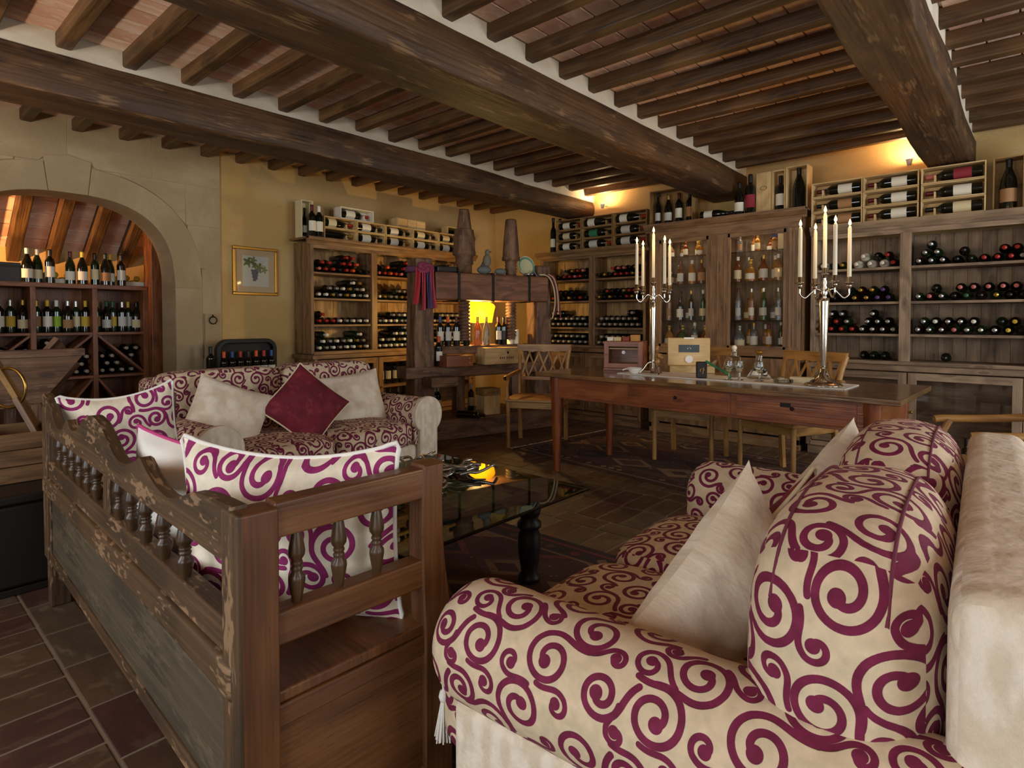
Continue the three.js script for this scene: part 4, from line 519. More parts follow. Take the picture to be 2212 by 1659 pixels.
// rows of bottles; xs: list of rows, each a list of positions along the shelf
function fillRows(rows, y, base, dir, where, cap, group, shuffle) {
  const R = 0.0375; rows.forEach((row, r) => row.forEach((x, i) => { const k = typeof cap === 'function' ? cap(r, i) : cap; if (group === 'stuff') { (M.lyingStuff ??= []).push(dir === 'z' ? [x, y + R + 0.001 + r * 0.067, base, 'z'] : [base, y + R + 0.001 + r * 0.067, x, 'x']); return; } const text = `wine bottle, ${ORD[i]} in ${rowName[r]} row, ${where}`; layBottle(text, x, y + R + 0.001 + r * 0.067, base, dir, k === 'wrap' ? null : capM[k], group, 'bordeaux', k === 'wrap' ? M.paper : pick([M.bottle, M.bottle, M.bottleGreen, M.bottleWarm])); }));
}
{ // right bookcase
  const z = -6.19, rb = 'right bay, right bookcase', lb = 'left bay, right bookcase', G = 'bottles lying in the right bookcase';
  const sil = ['silver', 'silver', 'white'];
  fillRows([[-0.715, -0.632, -0.555, -0.462, -0.374, -0.291, -0.21, -0.129, -0.062], [-0.674, -0.593, -0.418, -0.169, -0.094], [-0.634]], RS[0], z, 'z', `top shelf, ${rb}`, (r, i) => (r === 0 ? ['silver', 'silver', 'silver', 'black', 'black', 'red', 'red', 'red', 'silver'] : r === 1 ? ['silver', 'silver', 'black', 'red', 'red'] : ['silver'])[i], G);
  fillRows([[-0.714, -0.638, -0.559, -0.476, -0.397, -0.307, -0.213, -0.133, -0.057], [-0.598, -0.436, -0.352, -0.261, -0.173, -0.095]], RS[1], z, 'z', `second shelf, ${rb}`, (r, i) => (r === 0 ? ['silver', 'pink', 'silver', 'black', 'green', 'black', 'gold', 'black', 'black'] : ['black', 'pink', 'pink', 'pink', 'pink', 'pink'])[i], G);
  fillRows([[-0.715, -0.637, -0.555, -0.472, -0.39, -0.303, -0.219, -0.137, -0.06], [-0.677, -0.596, -0.513, -0.431, -0.347, -0.178, -0.099]], RS[2], z, 'z', `third shelf, ${rb}`, (r, i) => (r === 0 ? ['silver', 'silver', 'silver', 'pink', 'silver', 'silver', 'silver', 'yellow', 'black'] : ['silver', 'white', 'silver', 'silver', 'white', 'black', 'yellow'])[i], G);
  fillRows([[-0.528]], 0.855, z, 'z', `bottom board, ${rb}`, 'black', G);
  fillRows([[-1.44, -1.362, -1.285, -1.169, -1.066, -0.972, -0.894], [-1.118, -1.019, -0.937]], RS[0], z, 'z', `top shelf, ${lb}`, (r, i) => (r === 0 ? ['wrap', 'black', 'gold', 'wrap', 'wrap', 'wrap', 'red'] : ['wrap', 'black', 'red'])[i], G);
  fillRows([[-1.42, -1.343, -1.261, -1.181, -1.091, -1.006, -0.925], [-1.382, -1.222, -1.136, -1.048, -0.966]], RS[1], z, 'z', `second shelf, ${lb}`, (r, i) => (r === 0 ? ['black', 'black', 'black', 'gold', 'gold', 'violet', 'violet'] : ['black', 'black', 'gold', 'gold', 'violet'])[i], G);
  fillRows([[-1.445, -1.365, -1.283, -1.198, -1.12, -1.042, -0.965, -0.888], [-1.405, -1.324, -1.241, -1.08, -1.003, -0.927], [-1.364, -1.282, -1.042]], RS[2], z, 'z', `third shelf, ${lb}`, (r, i) => (r === 0 ? ['red', 'red', 'red', 'red', 'silver', 'silver', 'silver', 'silver'] : r === 1 ? ['red', 'red', 'silver', 'silver', 'silver', 'silver'] : ['silver', 'silver', 'silver'])[i], G);
  fillRows([[-1.115, -1.036, -0.954]], 0.855, z, 'z', `bottom board, ${lb}`, 'black', G);
}
const spread = (a, b, n) => Array.from({ length: n }, (_, i) => mix(a, b, n > 1 ? i / (n - 1) : 0.5));
{ // back-left bookcase
  const z = -6.2, G = 'bottles lying in the back left bookcase', bays = [[-4.66, -4.0, 'left bay, bookcase by cabinet'], [-3.9, -3.29, 'right bay, bookcase by cabinet']];
  bays.forEach(([a, b, nm], k) => { const s0 = a + 0.045, s1 = b - 0.045, n = 8, st = (s1 - s0) / (n - 1), row = spread(s0, s1, n), up = spread(s0 + st / 2, s1 - st / 2, n - 1), third = spread(s0 + st, s1 - st, n - 2);
    fillRows([row, up.slice(k ? 2 : 3)], BS[0], z, 'z', `top shelf, ${nm}`, () => pick(['red', 'black', 'red', 'pink', 'gold', 'black']), G);
    fillRows([row, k ? up : up.slice(1, 5)], BS[1], z, 'z', `second shelf, ${nm}`, () => pick(['red', 'black', 'black', 'gold']), G);
    fillRows([row, up, k ? third.slice(4) : third.slice(0, 2)], BS[2], z, 'z', `third shelf, ${nm}`, () => pick(['pink', 'black', 'red', 'black']), 'stuff');
    fillRows([row, up], 0.9, z, 'z', `bottom board, ${nm}`, () => pick(['pink', 'red', 'black']), 'stuff'); });
}
{ // long bookcase on the left wall: necks point to +x
  const xb = -5.82, G0 = 'bottles lying in the left wall bookcase', bays = [[-3.2, -3.86, 'near bay'], [-3.95, -4.58, 'middle bay'], [-4.68, -5.36, 'far bay']];
  bays.forEach(([a, b, nm], k) => { const G = k === 2 ? 'stuff' : G0, s0 = a - 0.042, s1 = b + 0.042, n = 8, st = (s1 - s0) / (n - 1), row = spread(s0, s1, n), up = spread(s0 + st / 2, s1 - st / 2, n - 1), third = spread(s0 + st, s1 - st, n - 2), w = `${nm}, left wall bookcase`;
    const reds = () => pick(['red', 'red', 'pink', 'orange', 'red', 'black']), pale = () => pick(['silver', 'white', 'gold', 'silver', 'white']);
    fillRows([row, k === 1 ? [up[0], up[1], up[4], up[5], up[6]] : [up[0], up[1], up[3], up[4], up[5]], k === 1 ? [third[4], third[5]] : [third[3], third[4]]], LS[0], xb, 'x', `top shelf, ${w}`, reds, G);
    fillRows([row, k === 1 ? up.slice(3) : up.slice(1), k === 0 ? third.slice(4) : []], LS[1], xb, 'x', `second shelf, ${w}`, pale, G);
    fillRows([row, k === 0 ? [up[0]] : up.slice(2)], LS[2], xb, 'x', `third shelf, ${w}`, (r, i) => (k === 0 && i < 3 ? 'red' : pale()), G);
    fillRows([row, up, k === 0 ? [third[0], third[5]] : third.slice(2), k === 1 ? spread(s0 + 1.5 * st, s1 - 1.5 * st, n - 3).slice(3) : []], 0.875, xb, 'x', `bottom board, ${w}`, pale, G); });
  // bottles standing behind the glass of the cupboard doors below
  for (let i = 0; i < 6; i++) bottle(`wine bottle standing behind the middle cupboard glass, ${ORD[i]} from the left`, { pos: [-5.6 + 0.03 * (i % 2), 0.121, -3.98 - i * 0.1], turn: Math.PI / 2, cap: capMix(['silver', 'gold', 'black']), label: labM.cream, group: 'bottles in the left wall cupboard', glass: M.bottle });
  for (let i = 0; i < 6; i++) bottle(`wine bottle in upper row behind the middle cupboard glass, ${ORD[i]} from left`, { pos: [-5.64, 0.463, -3.98 - i * 0.1], turn: Math.PI / 2, cap: capMix(['silver', 'gold', 'black']), label: labM.grey, group: 'bottles in the left wall cupboard', glass: M.bottle });
  single('cupboard_shelf', bx(-5.81, -5.47, 0.44, 0.46, -5.35, -3.19, 0.002), M.caseWood, 'wooden shelf inside the cupboard below the left wall bookcase', 'shelf');
}
// ---------------------------------------------------------------- glass-fronted cabinet
{
  const X0 = -3.105, W = 1.525, zf = -5.75, d = 0.485, c = thing('glass_cabinet', 'tall wooden cabinet with two glass doors full of spirits', 'cabinet', [X0, 0, zf]), m = M.caseWood;
  mesh('side_panel', bx(0, 0.03, 0.05, 2.14, -d, -0.01, 0.003, 1), m, c); mesh('side_panel', bx(W - 0.03, W, 0.05, 2.14, -d, -0.01, 0.003, 1), m, c);
  mesh('roof', bx(0.0, W, 2.13, 2.16, -d, 0, 0.003, 0), m, c); mesh('head_board', bx(0, W, 2.05, 2.15, -0.03, 0.004, 0.003, 0), m, c);
  mesh('cornice', uvm(corniceGeo([[0, 0], [0.015, 0], [0.02, 0.02], [0.04, 0.035], [0.065, 0.06], [0.07, 0.085], [0, 0.085]], -0.045, W + 0.045, 2.135), 0), m, c);
  mesh('top_slab', bx(-0.045, W + 0.045, 2.205, 2.22, -d, 0.07, 0.003, 0), m, c);
  mesh('divider', bx(0.742, 0.762, 0.1, 2.06, -d + 0.01, -0.03, 0, 1), m, c); mesh('floor_board', bx(0.03, W - 0.03, 0.9, 0.926, -d, -0.03, 0.002, 0), m, c); mesh('plinth', bx(0, W, 0, 0.1, -d, -0.01, 0.003, 0), m, c); mesh('waist_rail', bx(0, W, 0.855, 0.925, -0.03, 0.012, 0.006, 0), m, c);
  const stile = []; for (const [a, b] of [[0, 0.115], [0.655, 0.85], [1.395, W]]) { stile.push(bx(a, b, 0.1, 2.06, -0.03, 0, 0.003, 1)); for (let k = 0; k < 3; k++) { const q = mix(a + 0.03, b - 0.03, k / 2); stile.push(bx(q - 0.006, q + 0.006, 0.95, 2.02, -0.004, 0.008, 0.004, 1)); } } mesh('fluted_stile', stile, m, c);
  [[0.115, 0.655], [0.85, 1.395]].forEach(([a, b]) => { const D = mesh('door', [bx(a, a + 0.025, 0.92, 2.05, -0.025, 0.003, 0.003, 1), bx(b - 0.025, b, 0.92, 2.05, -0.025, 0.003, 0.003, 1), bx(a, b, 2.01, 2.05, -0.025, 0.003, 0.003, 0), bx(a, b, 0.92, 0.955, -0.025, 0.003, 0.003, 0)], m, c); mesh('pane', bx(a + 0.02, b - 0.02, 0.95, 2.015, -0.012, -0.009, 0), M.glassPane, D); const E = mesh('lower_door', bx(a, b, 0.12, 0.84, -0.025, 0.002, 0.004, 1), m, c); mesh('knob', ball(0.013, b - 0.03, 0.5, 0.014), M.brass, E); });
  for (const [a, b] of [[0.03, 0.742], [0.762, W - 0.03]]) for (const y of [1.869, 1.578, 1.2]) mesh('glass_shelf', bx(a, b, y - 0.008, y, -d + 0.012, -0.045, 0), M.clearGlass, c);
  for (let i = 0; i < 16; i++) { const w = (W - 0.06) / 16; mesh('back_plank', bx(0.03 + i * w + 0.001, 0.03 + (i + 1) * w - 0.001, 0.9, 2.14, -d, -d + 0.012 - 0.002 * (i % 2), 0, 1), M.greyPine, c); }
  [[0.385, 'left'], [1.12, 'right']].forEach(([x, nm]) => { const l = mesh('cabinet_light', bx(x - 0.2, x + 0.2, 2.118, 2.128, -0.14, -0.1, 0.002), std({ color: 0x000000, emissive: 0xffd9a0, emissiveIntensity: 3 }), c); const q = new THREE.RectAreaLight(new THREE.Color().setRGB(1, 0.8, 0.5), nm === 'right' ? 30 : 18, 0.38, 0.03); q.position.set(X0 + x, 2.112, zf - 0.12); q.lookAt(X0 + x, 0, zf - 0.2); scene.add(q); });
  const kinds = ['spirit', 'squat', 'slim', 'bordeaux'], gl = Object.keys(spiritM), lab = ['white', 'white', 'cream', 'tan', 'grey'], caps = ['black', 'gold', 'silver', 'white', 'darkRed', 'yellow'];
  [['left', 0.14, 0.63], ['right', 0.875, 1.38]].forEach(([nm, a, b]) => [[1.869, 'top', 6], [1.578, 'second', 8], [1.2, 'third', 8], [0.926, 'bottom', 7]].forEach(([y, sh, n]) => {
    const st = (b - a) / n; for (let i = 0; i < n; i++) { if (nm === 'right' && sh === 'top' && i === n - 1) continue; let kind = pick(kinds); if (sh === 'top' || sh === 'second') kind = pick(['spirit', 'squat', 'spirit']); const g = sh === 'top' ? pick(['amber', 'gold', 'rose', 'clear']) : pick(gl);
      bottle(`spirit bottle, ${ORD[i]} from left, ${sh} shelf behind the ${nm} cabinet door`, { name: 'spirit_bottle', pos: [X0 + a + st * (i + 0.5) + rr(-0.006, 0.006), y + 0.0005, zf - 0.14 - 0.13 * (i % 2) + rr(-0.02, 0.02)], kind, glass: spiritM[g], cap: capM[pick(caps)], label: labM[pick(lab)], turn: rr(-0.3, 0.3), group: 'spirit bottles in the glass cabinet', scale: kind === 'slim' || kind === 'bordeaux' ? (sh === 'third' ? 0.95 : 0.78) : sh === 'top' ? 0.68 : 0.95 }); } }));
  single('presentation_box', bx(-0.055, 0.055, 0, 0.16, -0.045, 0.045, 0.003), M.paperCream, 'cream presentation box at the right of the top cabinet shelf', 'box', null, [X0 + 1.335, 1.8695, zf - 0.17]);
  single('presentation_box', bx(-0.02, 0.02, 0, 0.165, -0.045, 0.045, 0.003), pm(0x22407a, 0.6), 'slim blue presentation box on the top cabinet shelf', 'box', null, [X0 + 1.25, 1.8695, zf - 0.16]);
}
// ---------------------------------------------------------------- wooden cases with bottles on top of the bookcases
// open-fronted case: local x along its width, front at z = 0
function openCase(label, pos, turn, w, h, d, m, slot, group) { const c = thing('wine_case', label, 'wine case', pos, turn, group), t = 0.009; mesh('back', bx(t, w - t, t, h - t, -d, -d + t, 0.0, 0), m, c); mesh('side', bx(0, t, 0, h, -d, 0, 0.0015, 1), m, c); mesh('side', bx(w - t, w, 0, h, -d, 0, 0.0015, 1), m, c); mesh('top', bx(t, w - t, h - t, h, -d, 0, 0.0015, 0), m, c); mesh('base', bx(t, w - t, 0, t, -d, 0, 0.0015, 0), m, c); if (slot) mesh('neck_rest', bx(slot * w - 0.006, slot * w + 0.006, t, h * 0.5, -d + t, -0.012, 0.001, 1), m, c); return c; }
{
  const rows = [[2.045, 'bottom'], [2.177, 'middle'], [2.309, 'top']], H = 0.13;
  // above the right bookcase: bottles point left
  [[-1.525, 0.405, 'left'], [-1.115, 0.4, 'middle'], [-0.7, 0.415, 'right']].forEach(([x, w, col], k) => rows.forEach(([y, rn], r) => {
    openCase(`open wooden case, ${rn} row of the ${col} column above the right bookcase`, [x, y, -5.84], 0, w, H, 0.15, M.crate, 0.22, 'cases above the right bookcase');
    const sc = w / 0.33; bottle(`wine bottle lying in ${rn} case of ${col} column above the right bookcase`, { pos: [x + w - 0.022, y + 0.062, -5.905], lie: [0, 0, Math.PI / 2], kind: 'bordeaux', scale: k === 2 ? 1.22 : 1.16, cap: capM[[['black', 'black', 'darkRed'], ['darkRed', 'darkRed', 'darkRed'], ['black', 'darkRed', 'pink']][k][r]], label: [[labM.tan, labM.tan, labM.white], [labM.white, labM.white, labM.white], [labM.cream, labM.white, labM.red]][k][r], glass: M.bottle, group: 'bottles in cases above the right bookcase' });
  }));
  openCase('tall upright wooden case with a big bottle above the right bookcase', [-0.245, 2.045, -5.86], 0, 0.185, 0.4, 0.17, M.crateDark, 0); bottle('large dark bottle with a square label standing in an upright case', { pos: [-0.152, 2.054, -5.935], kind: 'burgundy', scale: 1.28, cap: capM.black, label: labM.tan, glass: M.bottle });
  openCase('upright wooden case at the right end above the right bookcase', [-0.05, 2.045, -5.88], 0, 0.2, 0.42, 0.17, M.crateDark, 0); bottle('dark bottle in the rightmost upright case', { pos: [0.05, 2.054, -5.95], kind: 'bordeaux', scale: 1.3, cap: capM.black, label: labM.white, glass: M.bottle });
  // above the left part of the back wall
  const r2 = [[2.055, 'bottom'], [2.183, 'middle'], [2.311, 'top']];
  [[-4.47, 0.375, 'left'], [-4.085, 0.43, 'middle'], [-3.645, 0.43, 'right']].forEach(([x, w, col], k) => r2.forEach(([y, rn], r) => {
    openCase(`open wooden case, ${rn} row of the ${col} column left of the cabinet`, [x, y, -5.88], 0, w, 0.126, 0.15, M.crateDark, 0.78, 'cases left of the cabinet');
    bottle(`wine bottle lying in ${rn} case of ${col} column left of the cabinet`, { pos: [x + 0.02, y + 0.06, -5.95], lie: [0, 0, -Math.PI / 2], kind: r === 2 && k ? 'burgundy' : 'bordeaux', scale: k ? 1.22 : 1.08, cap: capM[pick(['black', 'red', 'black'])], label: [[labM.white, labM.cream, labM.white], [labM.grey, labM.green, labM.white], [labM.grey, labM.grey, labM.white]][k][r], glass: M.bottle, group: 'bottles in cases left of the cabinet' });
  }));
  [[-4.55, -5.93, 'front'], [-4.52, -6.03, 'back']].forEach(([x, z, nm], i) => bottle(`tall dark bottle standing in the corner beside the stacked cases, ${nm} one`, { pos: [x, 2.055, z], kind: 'slim', scale: 1.3, cap: capM.black, label: labM.white, glass: M.bottle }));
  // above the glass cabinet
  const yt = 2.2205; 
  openCase('wide wooden case holding four upright bottles on the glass cabinet', [-3.15, yt, -5.83], 0, 0.49, 0.38, 0.14, M.crateDark, 0);
  [['slim', 'black', 'grey'], ['burgundy', 'gold', 'grey'], ['bordeaux', 'darkRed', 'white'], ['bordeaux', 'black', 'tan']].forEach(([k, cp, lb], i) => bottle(`bottle standing in the wide case on the cabinet, ${ORD[i]} from the left`, { pos: [-3.085 + i * 0.122, yt + 0.0095, -5.9], kind: k, scale: 1.08, cap: capM[cp], label: labM[lb], glass: M.bottle, group: 'bottles in the wide case' }));
  bottle('dark bottle with a pale label lying on top of the cabinet', { pos: [-2.56, yt + 0.046, -5.82], lie: [0, 0, -Math.PI / 2], scale: 1.1, kind: 'burgundy', cap: capM.black, label: labM.white, glass: M.bottle });
  bottle('wide-shouldered dark bottle with a white collar on the cabinet', { pos: [-2.175, yt + 0.001, -5.83], kind: 'burgundy', scale: 1.1, cap: capM.black, label: labM.white, glass: M.bottle });
  bottle('tall dark bottle beside the plain wooden case on the cabinet', { pos: [-2.08, yt + 0.001, -5.86], kind: 'bordeaux', scale: 1.32, cap: capM.black, label: labM.red, glass: M.bottle });
  { const c = thing('wine_case', 'closed upright wooden case with a branded oval on the cabinet', 'wine case', [-2.03, yt, -5.86]); mesh('box', bx(0, 0.148, 0, 0.405, -0.12, -0.012, 0.003, 1), M.crate, c); mesh('lid', bx(0.006, 0.142, 0.006, 0.399, -0.013, 0, 0.002, 1), M.crate, c); mesh('oval_mark', tr(toFlat(new THREE.TorusGeometry(0.03, 0.0022, 6, 28)).scale(1, 0.6, 1), 0.074, 0.25, 0.0008), M.black, c); }
  openCase('upright wooden case with a labelled bottle on the cabinet', [-1.878, yt, -5.86], 0, 0.118, 0.4, 0.13, M.crate, 0); bottle('labelled bottle standing in the upright case on the cabinet', { pos: [-1.819, yt + 0.0095, -5.925], scale: 1.15, cap: capM.black, label: labM.white, glass: M.bottle });
  openCase('upright wooden case with a large round-shouldered bottle on the cabinet', [-1.755, yt, -5.86], 0, 0.19, 0.415, 0.16, M.crate, 0); bottle('large round-shouldered dark bottle in the case at the right end of the cabinet', { pos: [-1.66, yt + 0.0095, -5.94], kind: 'burgundy', scale: 1.34, cap: capM.black, glass: M.bottle });
  // above the long bookcase on the left wall (front faces +x)
  const y0 = 2.053, cols = [[-3.3, 0.392], [-3.7, 0.372], [-4.08, 0.39], [-4.476, 0.395], [-4.88, 0.4]];
  cols.forEach(([z, w], k) => [0, 1].forEach((r) => { const y = y0 + r * 0.118; openCase(`open wooden case in ${r ? 'upper' : 'lower'} row on left wall bookcase, ${ORD[k]} from picture`, [-5.52, y, z], Math.PI / 2, w, 0.116, 0.16, M.crate, 0.7, 'cases on the left wall bookcase'); bottle(`wine bottle in ${r ? 'upper' : 'lower'} row of cases on left wall bookcase, ${ORD[k]} from picture`, { pos: [-5.585, y + 0.058, z - 0.016], lie: [-Math.PI / 2, 0, 0], kind: k === 0 ? 'burgundy' : 'bordeaux', scale: 1.18, spin: Math.PI / 2, cap: capM[pick(['black', 'red', 'black', 'gold'])], label: r || k ? labM[pick(['white', 'cream', 'white'])] : null, glass: M.bottle, group: 'bottles in cases on the left wall bookcase' }); }));
  openCase('pale open case with a bottle on top of the stacked cases near the picture', [-5.53, y0 + 0.2365, -3.5], Math.PI / 2, 0.42, 0.125, 0.14, M.paper, 0.72); bottle('bottle with a large white label in the pale top case', { pos: [-5.6, y0 + 0.298, -3.52], lie: [-Math.PI / 2, 0, 0], scale: 1.2, spin: Math.PI / 2, cap: capM.red, label: labM.white, glass: M.bottle });
  { const c = thing('wine_case', 'closed pine case with three lid panels on the stacked cases', 'wine case', [-5.55, y0 + 0.2365, -4.27], Math.PI / 2); mesh('box', bx(0, 0.42, 0, 0.11, -0.18, -0.008, 0.003, 0), M.crate, c); for (let i = 0; i < 3; i++) mesh('lid_panel', bx(0.006 + i * 0.137, 0.134 + i * 0.137, 0.006, 0.104, -0.009, 0, 0.002, 0), M.crate, c); }
  openCase('small open case above the far end of the left wall bookcase', [-5.55, y0 + 0.2365, -5.05], Math.PI / 2, 0.3, 0.1, 0.12, M.crate, 0); bottle('dark bottle in the small open case at the far end', { pos: [-5.6, y0 + 0.284, -5.07], lie: [-Math.PI / 2, 0, 0], scale: 0.9, cap: capM.black, glass: M.bottle });
  openCase('narrow upright case at the near end of the left wall bookcase', [-5.6, y0, -3.09], Math.PI / 2, 0.13, 0.38, 0.13, M.paperCream, 0); bottle('slim bottle standing in the narrow upright case', { pos: [-5.66, y0 + 0.0095, -3.155], turn: Math.PI / 2, kind: 'slim', scale: 0.9, cap: capM.black, label: labM.white, glass: M.bottle });
  [[-3.165, 'darkRed', 'nearer the upright case'], [-3.245, 'white', 'nearer the stacked cases']].forEach(([z, cp, nm]) => bottle(`wine bottle with white label standing on the left wall bookcase, ${nm}`, { pos: [-5.53, y0, z], turn: Math.PI / 2, scale: 1.08, cap: capM[cp], label: labM.white, glass: M.bottle }));
}
// ---------------------------------------------------------------- old wine press in the corner
const PA = [-4.41, 0, -3.77], PT = 1.3167; // local x runs along its front, z towards the room
const pw = (x, y, z) => { const c = Math.cos(PT), s = Math.sin(PT); return [PA[0] + c * x + s * z, y, PA[2] - s * x + c * z]; };
{
  const p = thing('wine_press', 'old timber wine press with two wooden screws and a heavy crossbeam', 'wine press', PA, PT), m = M.press;
  mesh('sill', bx(-0.06, 1.66, 0, 0.205, -0.3, 0, 0.015, 0), m, p); mesh('sill', bx(-0.06, 1.66, 0, 0.19, -0.62, -0.31, 0.015, 0), m, p);
  const post = (x0, x1) => { const g = uvm(new RoundedBoxGeometry(x1 - x0, 1.62, 0.22, 2, 0.02), 1); const q = g.attributes.position; for (let i = 0; i < q.count; i++) { const y = q.getY(i), k = y > 0.6 ? 1 - 0.25 * (y - 0.6) / 0.21 : y > 0.25 && y < 0.6 ? 0.96 : 1; q.setX(i, q.getX(i) * k); } g.computeVertexNormals(); return g.translate((x0 + x1) / 2, 0.2 + 0.81, -0.24); };
  mesh('post', post(-0.11, 0.13), m, p); mesh('post', post(1.38, 1.62), m, p);
  mesh('crossbeam', bx(0.1, 1.52, 1.405, 1.69, -0.4, -0.06, 0.03, 0), wm(T.pressBeam, 0.62, { bumpScale: 0.004 }), p);
  for (const x of [0.36, 0.77, 1.24]) mesh('iron_band', bx(x - 0.014, x + 0.014, 1.395, 1.7, -0.41, -0.052, 0.004), M.iron, p);
  // screws: tapered head, collar, threaded shank
  const screw = (x, hTop, r) => { const g = []; g.push(lathe(hTop ? [[0, 2.36], [0.05, 2.36], [0.056, 2.34], [0.078, 2.16], [0.082, 2.15], [0.1, 2.145], [0.108, 2.08], [0.116, 2.07], [0.116, 2.04], [0.11, 2.03], [0.115, 1.93], [0.122, 1.92], [0.122, 1.885], [0.1, 1.875], [0.088, 1.83], [0.096, 1.82], [0.096, 1.79], [0.08, 1.78], [0.08, 1.69], [0, 1.69]] : [[0, 2.31], [0.055, 2.31], [0.062, 2.295], [0.085, 2.05], [0.093, 1.9], [0.1, 1.895], [0.1, 1.86], [0.062, 1.85], [0.07, 1.835], [0.058, 1.82], [0.07, 1.8], [0.058, 1.785], [0.07, 1.77], [0.058, 1.75], [0.07, 1.735], [0.058, 1.715], [0.066, 1.69], [0, 1.69]], 28)); const s = mesh('screw', uvm(merge(g).translate(x, 0, -0.2), 1), m, p); const th = []; for (let y = 1.69; y < 1.79; y += 0.03) th.push(y); const t2 = []; for (let i = 0; i <= 190; i++) { const a = i / 190, an = a * TAU * 11; t2.push([r * 0.62 * Math.cos(an), 1.4 - a * 0.4, r * 0.62 * Math.sin(an)]); } mesh('thread', uvm(merge([tube(t2, 0.016, 190, 6), cyl(r * 0.6, r * 0.6, 0.42, 0, 1.2, 0, 18)]).translate(x, 0, -0.2), 1), m, p); return s; };
  screw(0.5, 0.02, 0.08); screw(1.09, 0.0, 0.075);
  mesh('lower_beam', bx(-0.2, 1.45, 0.615, 0.735, -0.36, -0.12, 0.015, 0), m, p); mesh('tenon', bx(-0.02, 0.28, 0.54, 0.64, -0.12, 0.08, 0.012, 0), m, p);
  mesh('press_plank', bx(0.1, 1.5, 0.85, 0.935, -0.45, -0.16, 0.012, 0), m, p); mesh('plank_support', bx(0.2, 0.3, 0.73, 0.85, -0.42, -0.2, 0.01, 0), m, p); mesh('plank_support', bx(1.2, 1.32, 0.73, 0.85, -0.42, -0.2, 0.01, 0), m, p); mesh('short_post', bx(0.42, 0.52, 0.2, 0.62, -0.34, -0.22, 0.01, 1), m, p); mesh('short_post', bx(1.12, 1.22, 0.2, 0.62, -0.34, -0.22, 0.01, 1), m, p);
}
{ // lamp with a fan-shaped yellow shade
  const l = thing('table_lamp', 'lamp with a glowing yellow fan-shaped shade on the press', 'lamp', pw(0.74, 0.936, -0.33), PT);
  mesh('base', lathe([[0, 0], [0.075, 0], [0.075, 0.012], [0.05, 0.03], [0.03, 0.06], [0.036, 0.1], [0.05, 0.14], [0.035, 0.19], [0.016, 0.22], [0.014, 0.26], [0, 0.26]], 20), pm(0x9a4a22, 0.4), l);
  const W0 = 0.19, W1 = 0.235, shade = (side) => gridGeo(28, 10, (u, v) => { const a = mix(-1.25, 1.25, u), w = mix(W0, W1, v), top = 0.475 - 0.05 * (u - 0.45) ** 2 * 4 * v, y = mix(0.235, top, v); return [w * Math.sin(a), y, 0.085 * Math.cos(a) * (side) - 0.02 * side, u, v]; });
  M.shade = std({ color: 0xd8a018, roughness: 0.9, emissive: 0xffb40a, emissiveIntensity: 1.15, side: THREE.DoubleSide, transmission: 0.35, thickness: 0 });
  const sh = mesh('lamp_shade', merge([shade(1), shade(-1)]), M.shade, l); mesh('shade_trim', [tube([[-0.18, 0.235, 0.01], [-0.09, 0.235, 0.062], [0, 0.235, 0.066], [0.09, 0.235, 0.062], [0.18, 0.235, 0.01]], 0.004, 24, 6)], M.brass, l);
  const bulb = mesh('bulb', ball(0.03, 0, 0.33, 0), std({ color: 0, emissive: 0xffc860, emissiveIntensity: 12 }), l);
  const q = new THREE.PointLight(new THREE.Color().setRGB(1, 0.68, 0.22), 2.2); q.position.set(...pw(0.74, 1.266, -0.33)); q.shadow.radius = 1.4; q.castShadow = true; scene.add(q);
}
// things on the press
[[0.03, 'orange', 'white', -0.1, 0.73], [0.22, 'blue', 'white'], [0.31, 'orange', 'grey'], [0.41, 'darkRed', 'white'], [0.53, 'black', 'white'], [0.93, 'darkRed', 'grey'], [1.0, 'black', 'black']].forEach(([x, cp, lb, z = -0.21, y = 0.936], i) => bottle(`wine bottle standing on the press, ${ORD[i]} dark one from the left`, { pos: pw(i === 0 ? 0.17 : x, i === 0 ? 0.736 : y, i === 0 ? -0.14 : z), turn: PT + rr(-0.3, 0.3), scale: 1.0, cap: capM[cp], label: labM[lb], glass: M.bottle, group: 'dark bottles on the press' }));
[0.66, 0.77].forEach((x, i) => bottle(`clear glass bottle before the lamp shade, ${i ? 'right' : 'left'} one`, { pos: pw(x, 0.936, -0.2), kind: 'burgundy', glass: i ? spiritM.clear : spiritM.rose, cap: capM.gold, turn: PT }));
single('candle', cyl(0.035, 0.035, 0.16, 0, 0.08, 0, 20), M.wax, 'thick cream pillar candle on the press, left of the pair', 'candle', null, pw(1.12, 0.936, -0.26)); single('candle', cyl(0.035, 0.035, 0.16, 0, 0.08, 0, 20), M.wax, 'thick cream pillar candle on the press, right of the pair', 'candle', null, pw(1.21, 0.936, -0.28));
{ const c = thing('wine_case', 'closed pale wine case with stencilled print lying on the press', 'wine case', pw(0.63, 0.736, -0.17), PT + 0.05); mesh('box', bx(0, 0.5, 0, 0.165, -0.02, 0.17, 0.004, 0), M.crate, c); mesh('lid', bx(0.0, 0.5, 0.165, 0.175, -0.02, 0.17, 0.003, 0), M.crate, c); const st = []; for (let i = 0; i < 7; i++) st.push(cb(0.016, 0.022, 0.001, 0.19 + i * 0.026 + (i > 2 ? 0.012 : 0), 0.065, 0.1706, 0)); mesh('stencil', st, pm(0x6a4a2e, 0.8), c).userData.kind = 'stuff'; mesh('grape_mark', ball(0.014, 0.29, 0.12, 0.1695, 1, 1.1, 0.15), M.black, c); }
{ const c = thing('wooden_crate', 'small reddish wooden crate with two knobs on the lower press beam', 'crate', pw(0.16, 0.736, -0.11), PT); mesh('box', bx(0.0, 0.3, 0, 0.11, 0, 0.16, 0.004, 0), M.table, c); for (const y of [0.035, 0.08]) mesh('knob', ball(0.014, 0.26, y, 0.165), M.chair, c); }
